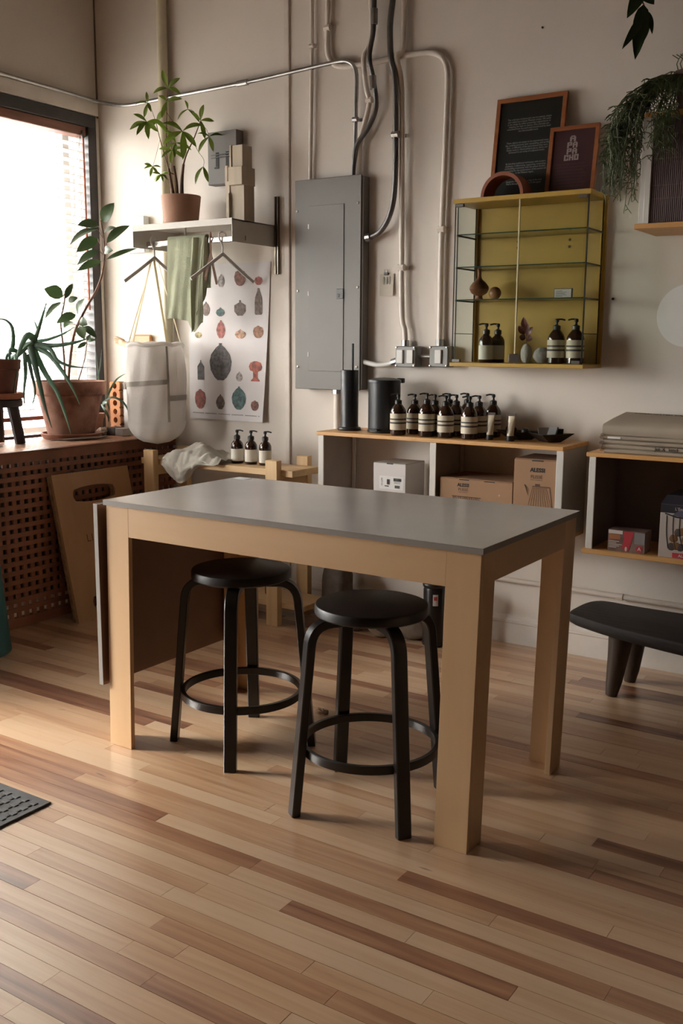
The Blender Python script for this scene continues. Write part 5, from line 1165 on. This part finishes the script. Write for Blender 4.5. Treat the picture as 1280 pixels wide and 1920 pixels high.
AL = [([(0.302, -0.797, 1.449), (0.303, -0.832, 1.463), (0.292, -0.863, 1.418), (0.273, -0.875, 1.363), (0.256, -0.875, 1.321)], .020), ([(0.285, -0.809, 1.418), (0.330, -0.826, 1.349), (0.375, -0.832, 1.225), (0.406, -0.824, 1.086), (0.431, -0.808, 0.982)], .020), ([(0.300, -0.799, 1.399), (0.375, -0.797, 1.280), (0.463, -0.787, 1.162), (0.514, -0.777, 1.032), (0.530, -0.767, 0.951)], .017),
      ([(0.305, -0.795, 1.405), (0.401, -0.780, 1.364), (0.490, -0.769, 1.274), (0.549, -0.754, 1.180), (0.573, -0.739, 1.108)], .015), ([(0.301, -0.798, 1.410), (0.403, -0.779, 1.397), (0.461, -0.776, 1.334), (0.531, -0.742, 1.304), (0.603, -0.695, 1.299)], .014), ([(0.296, -0.801, 1.419), (0.414, -0.760, 1.411), (0.524, -0.712, 1.428), (0.586, -0.671, 1.451)], .015), ([(0.305, -0.772, 1.433), (0.373, -0.751, 1.444), (0.448, -0.714, 1.475), (0.496, -0.683, 1.509)], .010),
      ([(0.306, -0.795, 1.427), (0.330, -0.779, 1.502), (0.352, -0.765, 1.577), (0.373, -0.751, 1.649)], .013), ([(0.327, -0.781, 1.483), (0.317, -0.788, 1.521), (0.306, -0.795, 1.552)], .006), ([(0.209, -0.865, 1.376), (0.219, -0.858, 1.446), (0.223, -0.868, 1.509), (0.196, -0.885, 1.542), (0.159, -0.910, 1.547)], .013), ([(0.239, -0.862, 1.354), (0.261, -0.883, 1.293), (0.255, -0.899, 1.196), (0.250, -0.902, 1.120)], .012), ([(0.277, -0.837, 1.371), (0.310, -0.863, 1.266), (0.307, -0.877, 1.169), (0.308, -0.876, 1.079)], .012),
      ([(0.291, -0.828, 1.363), (0.336, -0.846, 1.266), (0.356, -0.844, 1.169), (0.331, -0.861, 1.071)], .011), ([(0.233, -0.842, 1.376), (0.225, -0.883, 1.390), (0.234, -0.900, 1.343), (0.237, -0.899, 1.282)], .012), ([(0.216, -0.877, 1.371), (0.223, -0.908, 1.354), (0.219, -0.922, 1.293), (0.200, -0.934, 1.232)], .010), ([(0.247, -0.833, 1.376), (0.260, -0.825, 1.404), (0.305, -0.808, 1.427), (0.320, -0.798, 1.455)], .022)]
for P, w in AL: B().tube(smoothpath(P, 5), lambda t, w=w: w * (1 - .93 * t ** 1.4), 8, flat=.55, up=TOWARD).build('leaf', M_ALOE, al, ang=70)
B().tube(smoothpath([(0.162, -0.872, 1.319), (0.227, -0.853, 1.354), (0.277, -0.821, 1.404), (0.306, -0.802, 1.427)], 4), .014, 8).build('stem', M_ALOE, al)

# small pot with strappy leaves to the right of the big pot
sp = thing('potted_spider_plant', 'small terracotta pot with a few arching strappy leaves behind the big pot', 'potted plant', (.115, -.235, CTL))
B().lathe([(0, .0), (.052, 0), (.055, .004), (.068, .095), (.074, .097), (.076, .125), (.070, .126), (.068, .110), (0, .108)], (.115, -.235, CTL), 24).build('pot', M_TERRA, sp)
SPL = [([(0.175, -0.194, 1.061), (0.242, -0.209, 1.142), (0.278, -0.185, 1.214), (0.319, -0.147, 1.251)], .012), ([(0.170, -0.198, 1.077), (0.262, -0.208, 1.112), (0.323, -0.192, 1.092), (0.348, -0.175, 1.051), (0.358, -0.169, 1.005)], .012), ([(0.164, -0.201, 1.067), (0.223, -0.233, 1.040), (0.248, -0.229, 0.997), (0.247, -0.230, 0.966)], .014), ([(0.169, -0.198, 1.067), (0.242, -0.233, 1.081), (0.264, -0.230, 1.035)], .012), ([(0.165, -0.201, 1.086), (0.175, -0.230, 1.125), (0.170, -0.244, 1.173)], .012)]
for P, w in SPL:
    Q = smoothpath(P, 5); B().tube(Q, lambda t, w=w: w * .55 * math.sin(PI * (.15 + .85 * t)) + .0006, 6, flat=.18, up=TOWARD).build('leaf', M_ALOE, sp, ang=70)
# perforated blocks
def perforated(x0, x1, y, z0, z1, th, nh, kind, m, label, r=.017):
    t = thing('perforated_block', label, 'block', ((x0 + x1) / 2, y, z0))
    h = (z1 - z0) / nh; b = B()
    for k in range(nh):
        cz = z0 + h * (k + .5); cx = (x0 + x1) / 2; N = 24; o_, i_ = [], []
        for j in range(N):
            a = 2 * PI * (j + .5) / N; c, s_ = math.cos(a), math.sin(a); sc = min((x1 - x0) / 2 / max(abs(c), 1e-6), h / 2 / max(abs(s_), 1e-6)); o_.append((cx + c * sc, y, cz + s_ * sc))
            if kind == 'round': i_.append((cx + c * r, y, cz + s_ * r))
            else: q = r / max(abs(c), abs(s_)); i_.append((cx + c * q, y, cz + s_ * q))
        b.ring_plate(o_, i_, (0, th, 0))
    b.build('slab', m, t, smooth=False); bz(x0 + .002, x1 - .002, y + th, y + th + .004, z0, z1, 0).build('backing', M_SLOT, t, smooth=False)
    return t
perforated(.115, .200, -.085, CTL, 1.197, .035, 6, 'round', mat('orange_brick', (.42, .17, .065), .8, var=.1), 'orange clay block with a column of round holes, in the corner by the window', .017)
perforated(.205, .292, -.070, CTL, 1.195, .035, 6, 'square', mat('grey_block', (.30, .27, .24), .8, var=.08), 'grey block with a column of square holes beside the orange clay block', .017)
tag(bz(.27, .34, -.125, -.10, CTL, 1.155, .002).build('white_slab', M_WHITEPL), 'plain white slab standing in front of the grey perforated block', 'slab')
tag(bz(.235, .30, -.235, -.16, CTL, CTL + .048, .002).build('small_block', mat('dark_grey_stone', (.11, .085, .075), .7, var=.1)), 'small dark brown-grey block on the radiator cover', 'block')
tag(bz(.305, .37, -.235, -.15, CTL, CTL + .045, .002).build('small_block', mat('light_grey_stone', (.30, .27, .25), .7, var=.1)), 'small light grey block beside the dark one on the radiator cover', 'block')
def rock(c, r, m, name, label, cat, sd=0.0, f=1.3, amp=.28, flat=-.75):
    def fn(d): return 1 + amp * mnoise.noise(d * f + Vector((sd, sd * 2, 0))) + amp * .3 * mnoise.noise(d * f * 3 + Vector((sd, 0, 0)))
    b = B().ball((0, 0, 0), r, 22, 14, fn=fn); zmin = min(p[2] for p in b.v) * abs(flat)
    b.v = [(p[0] + c[0], p[1] + c[1], max(p[2], zmin) - zmin + c[2]) for p in b.v]
    return tag(b.build(name, m, ang=50), label, cat)
M_ROCK = mat('brown_rock', (.17, .125, .09), .85, var=.25, scale=12, bump=.5, bscale=25)
rock((.215, -.255, CTL), (.030, .032, .024), mat('pale_driftwood', (.45, .36, .28), .8, var=.2, scale=20), 'driftwood', 'small pale knotted driftwood beside the big pot saucer', 'driftwood', 2.2, 2.5, .5)
dwp = smoothpath([(.29, -.70, CT + .006), (.345, -.60, CT + .006), (.37, -.52, CT + .008), (.385, -.44, CT + .007), (.37, -.36, CT + .008)], 5)
tag(B().tube(dwp, lambda t: .010 * math.sin(PI * (.1 + .8 * t)) + .002, 7, flat=.6).build('dry_stick', mat('grey_stick', (.24, .20, .17), .85, var=.15, scale=30)), 'dry grey curved stick lying before the big pot', 'stick')

# money tree on the steel shelf
mt = thing('potted_money_tree', 'small tree with palmate leaves in a terracotta pot on the steel shelf', 'potted plant', (.805, -.18, 2.047))
mc = (.805, -.18, 2.047)
B().lathe([(0, 0), (.086, 0), (.090, .004), (.108, .160), (.107, .164), (.101, .164), (.098, .145), (0, .145)], mc, 36).build('pot', mat('warm_terracotta', (.33, .175, .11), .8, var=.08, scale=6), mt)
B().lathe([(0, .150), (.099, .148)], mc, 24).build('soil', M_SOIL, mt)
TR = [([(0.770, -0.200, 2.211), (0.763, -0.204, 2.261), (0.757, -0.208, 2.310), (0.751, -0.212, 2.354)], .010, .006), ([(0.787, -0.189, 2.211), (0.785, -0.190, 2.275), (0.779, -0.194, 2.330), (0.775, -0.196, 2.368)], .010, .006), ([(0.808, -0.175, 2.211), (0.809, -0.174, 2.275), (0.813, -0.172, 2.330), (0.818, -0.168, 2.377)], .011, .007),
      ([(0.751, -0.212, 2.349), (0.733, -0.224, 2.426), (0.715, -0.235, 2.502), (0.700, -0.245, 2.583)], .003, .0018), ([(0.774, -0.197, 2.324), (0.751, -0.212, 2.349), (0.743, -0.217, 2.453), (0.746, -0.215, 2.589), (0.750, -0.212, 2.710), (0.754, -0.210, 2.764)], .003, .0018), ([(0.818, -0.168, 2.377), (0.834, -0.158, 2.432), (0.864, -0.138, 2.503), (0.886, -0.124, 2.563), (0.899, -0.116, 2.601)], .0045, .002),
      ([(0.757, -0.208, 2.294), (0.731, -0.225, 2.310), (0.716, -0.234, 2.327)], .0012, .001), ([(0.861, -0.140, 2.495), (0.887, -0.123, 2.440), (0.910, -0.108, 2.399), (0.905, -0.112, 2.350)], .0012, .001), ([(0.894, -0.119, 2.577), (0.920, -0.102, 2.563), (0.936, -0.091, 2.520)], .0012, .001), ([(0.747, -0.215, 2.643), (0.770, -0.200, 2.603), (0.812, -0.172, 2.546)], .0015, .001), ([(0.894, -0.119, 2.596), (0.866, -0.137, 2.649), (0.838, -0.156, 2.657)], .0012, .001), ([(0.748, -0.214, 2.562), (0.763, -0.204, 2.502), (0.767, -0.202, 2.453)], .0012, .001), ([(0.715, -0.235, 2.502), (0.689, -0.252, 2.398), (0.679, -0.259, 2.365)], .001, .0008), ([(0.700, -0.245, 2.583), (0.680, -0.258, 2.656), (0.664, -0.268, 2.688)], .0012, .001)]
for P, a, b_ in TR: B().tube(smoothpath(P, 4), lambda t, a=a, b_=b_: a + (b_ - a) * t, 7).build('stem', M_BARK if a > .005 else M_TWIG, mt, ang=70)
CL = [(0.756, -0.209, 2.764), (0.771, -0.235, 2.690), (0.678, -0.283, 2.684), (0.692, -0.309, 2.583), (0.700, -0.245, 2.589), (0.912, -0.131, 2.597), (0.842, -0.152, 2.657), (0.857, -0.214, 2.534), (0.807, -0.246, 2.437), (0.955, -0.114, 2.514), (0.713, -0.295, 2.356), (0.744, -0.264, 2.317), (0.920, -0.125, 2.363), (0.820, -0.226, 2.477)]
SZS = [(.095, 4, 80), (.085, 3, 250), (.075, 4, 200), (.105, 6, 265), (.09, 3, 310), (.085, 4, 40), (.075, 3, 210), (.125, 5, 260), (.08, 5, 270), (.09, 4, 260), (.058, 5, 255), (.052, 6, 265), (.10, 2, 262), (.085, 4, 230)]
rm = random.Random(11); Rv = Vector((.837, .547, 0)); Uv = Vector((0, 0, 1))
for c, (ln, n, mid) in zip(CL, SZS):
    spread = 210 if n > 2 else 40
    for i in range(n):
        a = math.radians(mid + (i - (n - 1) / 2) * spread / max(1, n - 1) + rm.uniform(-12, 12)); l_ = ln * rm.uniform(.75, 1.1) * (1 - .12 * abs(i - (n - 1) / 2) / n * 2)
        tip = Vector(c) + (Rv * math.cos(a) + Uv * math.sin(a)) * l_ + TOWARD * rm.uniform(-.03, .05)
        leaf_b(c, tip, l_ * .29, TOWARD + Vector((rm.uniform(-.6, .6), rm.uniform(-.4, .4), rm.uniform(.1, .8))), droop=.10, belly=.55).build('leaf', M_LEAFY, mt, ang=80)

# ------------------------------------------------------------ upper right shelf, trailing plant, hanging vine
us = thing('ribbed_wall_shelf', 'wall shelf box with a ribbed smoky front at the right edge', 'shelf', (3.8, -.16, 1.89))
bz(3.318, 4.4, -.305, -.001, 1.888, 1.908, .0015).build('bottom_board', M_SHELFPINE, us, smooth=False)
bz(3.335, 4.4, -.305, -.001, 2.308, 2.326, .0015).build('top_board', M_SHELFPINE, us, smooth=False)
bz(3.330, 3.350, -.296, -.012, 1.908, 2.308, .001).build('side_panel', M_LAMW, us, smooth=False)
bz(3.330, 4.40, -.012, -.001, 1.908, 2.308, 0).build('back_panel', M_DARKSIDE, us, smooth=False)
M_RIB = mat('smoky_ribbed_panel', (.14, .10, .10), .35, var=.05)
rbm = B()
for i in range(130): rbm.box(3.372 + i * .0075, 3.3775 + i * .0075, -.292, -.287, 1.910, 2.306, .0012)
rbm.box(3.372, 4.35, -.287, -.284, 1.910, 2.306, 0); rbm.build('ribbed_panel', M_RIB, us, smooth=False)
for zz in (2.05, 2.15, 2.24, 2.0): bz(3.372, 4.35, -.2925, -.291, zz, zz + .002, 0).build('panel_line', M_DARKSIDE, us, smooth=False)
bz(3.350, 3.372, -.300, -.284, 1.908, 2.308, .001).build('edge_strip', M_LAMW, us, smooth=False)
tp = thing('trailing_cactus', 'trailing thin-stemmed cactus in a dark pot spilling over the right shelf', 'potted plant', (3.52, -.16, 2.326))
B().lathe([(0, 0), (.085, 0), (.090, .004), (.112, .13), (.117, .132), (.119, .155), (.112, .156), (.106, .140), (0, .138)], (3.52, -.165, 2.326), 32).build('pot', mat('dark_clay', (.10, .045, .03), .8, var=.15, scale=12), tp)
B().lathe([(0, .142), (.108, .140)], (3.52, -.165, 2.326), 24).build('soil', M_SOIL, tp)
rt = random.Random(17)
def strands(n, fn):
    b = B()
    for k in range(n):
        P = fn(k); b.tube(P, lambda t: .0023 * (1 - .35 * t), 4, cap=False)
        for j in range(2, len(P) - 1, 1):
            for rep_ in range(2):
                if rt.random() < .62:
                    d = Vector((rt.uniform(-1, 1), rt.uniform(-.7, .7), rt.uniform(-1.3, .25))).normalized(); p = Vector(P[j]); q = p + d * rt.uniform(.014, .034); q2 = q + (d + Vector((rt.uniform(-.5, .5), 0, -.5))).normalized() * rt.uniform(.010, .026)
                    b.tube([p, q, q2], .0017, 4, cap=False)
                    if rt.random() < .5: b.tube([q, q + Vector((rt.uniform(-.02, .02), rt.uniform(-.012, .012), rt.uniform(-.022, .006)))], .0015, 4, cap=False)
    return b
def fall(k):
    # over the pot rim, out to the left, then hanging down
    x0, y0, z0 = 3.43 + rt.uniform(-.02, .06), -.17 + rt.uniform(-.08, .04), 2.47 + rt.uniform(-.02, .02)
    xe = rt.triangular(3.155, 3.345, 3.235); ye = -.24 + rt.uniform(-.12, .03); ze = rt.uniform(2.02, 2.16) - max(0, rt.gauss(0, .045))
    zt_ = 2.34 + rt.uniform(-.03, .05) + (xe - 3.2) * .25
    P = [(x0, y0, z0), ((x0 + xe) / 2 + .02, (y0 + ye) / 2, (z0 + zt_) / 2 + .035), (xe + .04, ye, zt_), (xe + .005, ye, zt_ - .08), (xe + rt.uniform(-.02, .015), ye, (zt_ + ze) / 2), (xe + rt.uniform(-.02, .02), ye, ze)]
    Q = smoothpath(P, 4); return [q + Vector((rt.uniform(-.006, .006), rt.uniform(-.004, .004), rt.uniform(-.004, .004))) for q in Q]
def fall2(k):
    x0, y0, z0 = 3.46 + rt.uniform(-.02, .06), -.20 + rt.uniform(-.05, .04), 2.46
    xe = rt.uniform(3.385, 3.47); ye = -.34 + rt.uniform(-.03, .02); ze = rt.uniform(2.12, 2.28)
    P = [(x0, y0, z0), (xe + .02, ye + .04, 2.44), (xe, ye, 2.33), (xe - .01, ye, (2.33 + ze) / 2), (xe + rt.uniform(-.02, .02), ye, ze)]
    Q = smoothpath(P, 4); return [q + Vector((rt.uniform(-.005, .005), rt.uniform(-.004, .004), 0)) for q in Q]
M_RHIP = mat('thin_green_stem', (.075, .095, .035), .6, var=.3, scale=14)
sto = strands(46, fall); sto.build('hanging_stems', M_RHIP, tp, smooth=False)['kind'] = 'stuff'
sto2 = strands(15, fall2); sto2.build('hanging_stems', M_RHIP, tp, smooth=False)['kind'] = 'stuff'
up_ = B()
for k in range(7):
    x = 3.44 + .02 * k; P = smoothpath([(x, -.17, 2.46), (x - .02 + rt.uniform(-.02, .02), -.19, 2.52), (x + rt.uniform(-.02, .03), -.2, 2.57 + rt.uniform(-.02, .03))], 3); up_.tube(P, .0022, 4)
    up_.tube([P[4], P[4] + Vector((-.025, 0, .018))], .002, 4); up_.tube([P[5], P[5] + Vector((.02, 0, .02))], .002, 4)
up_.build('upright_stems', M_RHIP, tp)
hv = thing('hanging_vine', 'dark green leaves of a hanging vine at the top right', 'hanging plant', (3.32, -.42, 2.5))
HVB = [(3.335, -0.410, 2.755), (3.340, -0.407, 2.693), (3.351, -0.400, 2.671), (3.345, -0.404, 2.652), (3.356, -0.397, 2.643), (3.335, -0.410, 2.727)]
HVT = [(3.306, -0.488, 2.629), (3.335, -0.458, 2.487), (3.372, -0.386, 2.589), (3.299, -0.504, 2.519), (3.335, -0.387, 2.560), (3.379, -0.405, 2.687)]
for p, q, w in zip(HVB, HVT, (.052, .058, .022, .034, .024, .04)): leaf_b(p, q, w, TOWARD + Vector((rm.uniform(-.3, .3), 0, .2)), belly=.42).build('leaf', leafmat('vine_leaf', (.035, .075, .025)) if 'vine_leaf' not in bpy.data.materials else bpy.data.materials['vine_leaf'], hv, ang=80)
B().tube(smoothpath([(3.33, -.42, 3.9), (3.335, -.42, 3.2), HVB[0], HVB[1], HVB[2], HVB[4]], 4), .003, 6).build('stem', M_TWIG, hv)

# ------------------------------------------------------------ things on the floor
# leaning plywood board with hand holes, in two layers
lb = thing('leaning_board', 'plywood board with a hand slot leaning on the lattice cover', 'board', (.68, -.70, 0))
bot = Vector((.760, 0, 0.0)); top = Vector((.594, 0, .757)); axv = (top - bot).normalized(); nrmv = Vector((axv.z, 0, -axv.x))
def LBP(w, h_): return Vector((bot.x, -.965 + w, 0)) + axv * h_          # w across (along y), h up the board
Wb, Hb = .535, .775
def slot_ring(w0, w1, h0, h1, cw, ch, sw, sh, n=40):
    o_, i_ = [], []; r = sh / 2
    for j in range(n):
        a = 2 * PI * j / n; c, s_ = math.cos(a), math.sin(a)
        ow = cw + (w1 - cw if c > 0 else cw - w0) * max(-1, min(1, c * 1.4142)); oh = ch + (h1 - ch if s_ > 0 else ch - h0) * max(-1, min(1, s_ * 1.4142))
        iw = cw + max(-1, min(1, c * 1.4142)) * (sw / 2 - r) + r * c; ih = ch + r * s_
        o_.append(LBP(ow, oh)); i_.append(LBP(iw, ih))
    return o_, i_
M_MDF = wood('tan_plywood', (.36, .19, .085), (.42, .235, .11), 'z', .6, 25, bump=.02)
M_PLYEDGE = mat('dark_ply_edge', (.24, .14, .07), .7, var=.2, scale=40)
pan = B()
o_, i_ = slot_ring(0, Wb, .42, Hb, .265, .655, .295, .085); pan.ring_plate(o_, i_, -nrmv * .016)
o_, i_ = slot_ring(0, Wb, 0, .42, .265, .085, .295, .085); pan.ring_plate(o_, i_, -nrmv * .016)
pan.build('front_panel', M_MDF, lb, smooth=False)
pan2 = B(); sh_ = -nrmv * .0175
o_, i_ = slot_ring(-.006, Wb - .006, .42, Hb, .259, .655, .295, .085); pan2.ring_plate([p + sh_ for p in o_], [p + sh_ for p in i_], -nrmv * .014)
o_, i_ = slot_ring(-.006, Wb - .006, .01, .42, .259, .09, .295, .085); pan2.ring_plate([p + sh_ for p in o_], [p + sh_ for p in i_], -nrmv * .014)
pan2.build('back_panel', M_PLYEDGE, lb, smooth=False)
M_ENG = mat('engraved_brown', (.13, .06, .025), .8)
text_part('LI', .058, frame_M(LBP(.176, .422) + nrmv * .0006, (0, 1, 0), axv), M_ENG, lb, space=1.2)
hinge = B()
for k in range(12): hinge.box(-.012, .012, -.004, .004, -.003, .003, .001, M=Matrix.Translation(LBP(.12 + k * .022, Hb + .002) - nrmv * .016))
hinge.build('top_hinge', M_DARKSTEEL, lb)
# teal bin at the left edge
tb = thing('teal_bin', 'teal green cylindrical bin cut by the left edge', 'bin', (.72, -1.55, 0))
M_TEAL = mat('teal_plastic', (.022, .085, .085), .45, var=.06)
B().lathe([(0, 0), (.150, 0), (.156, .006), (.125, .405), (.122, .410), (.112, .412), (.108, .402), (.106, .36), (0, .36)], (.735, -1.565, 0), 44).build('body', M_TEAL, tb)
B().lathe([(.100, .408), (.118, .412), (.119, .418), (.100, .420), (.06, .412), (0, .410)], (.735, -1.565, 0), 44).build('lid', mat('light_teal', (.05, .17, .19), .35), tb)
# stones, extinguisher
def sqr(d):
    k = max(abs(d.x), abs(d.y), abs(d.z)); q = (d.x ** 6 + d.y ** 6 + d.z ** 6) ** (-1 / 6)
    return q * (1 + .10 * mnoise.noise(d * 2 + Vector((4, 1, 0))) + .04 * mnoise.noise(d * 6))
sb_ = B().ball((1.815, -.15, .145), (.070, .060, .145), 28, 20, fn=sqr); zmn = min(p[2] for p in sb_.v); sb_.v = [(p[0], p[1], p[2] - zmn) for p in sb_.v]
tag(sb_.build('stone_block', mat('grey_stone_block', (.13, .105, .085), .85, var=.2, scale=14, bump=.4, bscale=30), ang=50), 'upright squarish grey stone under the wall shelf', 'stone')
rock((1.97, -.24, 0), (.085, .07, .050), M_ROCK, 'stone', 'rounded brown stone on the floor by the upright stone', 'stone', 1.4)
rock((2.145, -.235, 0), (.095, .075, .058), mat('tan_rock', (.28, .20, .13), .85, var=.2, scale=12, bump=.5, bscale=25), 'stone', 'larger tan stone seen behind the nearer stool', 'stone', 6.4)
rock((2.30, -.19, 0), (.09, .07, .055), M_ROCK, 'stone', 'brown stone on the floor beside the black extinguisher', 'stone', 8.7)
ex = thing('fire_extinguisher', 'black cylindrical extinguisher standing behind the front table leg', 'extinguisher', (2.435, -.245, 0))
B().lathe([(0, 0), (.052, 0), (.058, .006), (.058, .020), (.055, .024), (.055, .275), (.052, .285), (.058, .290), (.060, .300), (.056, .306), (0, .31)], (2.435, -.245, 0), 28).build('cylinder', M_BLACK, ex)
B().lathe([(.0553, .205), (.0556, .205), (.0556, .255), (.0553, .255)], (2.435, -.245, 0), 28)
def stk(u, v): a = math.radians(-72 + 26 * u); return (2.435 + .0558 * math.cos(a), -.245 + .0558 * math.sin(a), .205 + .055 * v)
lbx = B().sheet(stk, 5, 1, .0004).build('label', mat('sticker_white', (.62, .58, .57), .5), ex)
def stk2(u, v): a = math.radians(-67 + 16 * u); return (2.435 + .0563 * math.cos(a), -.245 + .0563 * math.sin(a), .232 + .018 * v)
B().sheet(stk2, 5, 1, .0003).build('red_symbol', mat('sticker_red', (.45, .04, .04), .5), lbx)
# dark low wooden bench, lower right
db = thing('low_bench', 'dark carved low wooden bench at the lower right', 'bench', (3.75, -.36, 0))
M_DKB = mat('dark_carved_wood', (.020, .014, .012), .7, var=.3, scale=6, stretch=(1, 8, 8), bump=.15, bscale=10)
OUT = [(3.152, -.33), (3.155, -.39), (3.19, -.43), (3.39, -.52), (3.68, -.60), (3.95, -.65), (4.3, -.67), (4.5, -.55), (4.5, -.30), (4.25, -.19), (3.8, -.16), (3.4, -.15), (3.24, -.135), (3.185, -.15), (3.16, -.22)]
OUT = [(p.x, p.y) for p in smoothpath([(x, y, 0) for x, y in OUT + OUT[:1]], 3)[:-1]]
cxm, cym = 3.8, -.40
slab = B(); lay = []
for (k, z) in ((.955, .262), (.99, .272), (1.0, .285), (1.0, .300), (.992, .309), (.97, .313)): lay.append([(cxm + (x - cxm) * k, cym + (y - cym) * k, z) for x, y in OUT])
n = len(OUT); vv = [p for l_ in lay for p in l_]; ff = []
for a in range(len(lay) - 1):
    for i in range(n): ff.append((a * n + i, a * n + (i + 1) % n, (a + 1) * n + (i + 1) % n, (a + 1) * n + i))
ff += [tuple(range(n)), tuple(range((len(lay) - 1) * n, len(lay) * n))]
slab.add(vv, ff).build('seat', M_DKB, db, ang=40)
M_DKLEG = mat('brown_carved_leg', (.055, .034, .022), .55, var=.25, scale=8, stretch=(8, 8, 1))
for (tx, ty, bx_, by_) in ((3.40, -.44, 3.375, -.455), (3.41, -.26, 3.385, -.235), (4.3, -.52, 4.34, -.54), (4.3, -.28, 4.34, -.26)):
    B().tube([(tx, ty, .266), ((tx * .7 + bx_ * .3), (ty * .7 + by_ * .3), .17), ((tx * .3 + bx_ * .7), (ty * .3 + by_ * .7), .06), (bx_, by_, 0.0)], lambda t: .052 - .028 * t, 14, up=(1, 0, 0)).build('leg', M_DKLEG, db, ang=60)
# scrap on the floor
rock((2.50, -1.30, 0), (.028, .016, .010), mat('tan_scrap', (.32, .19, .11), .7), 'paper_scrap', 'small crumpled tan scrap on the floor between the stools', 'scrap', 9.9, 3.0, .6)
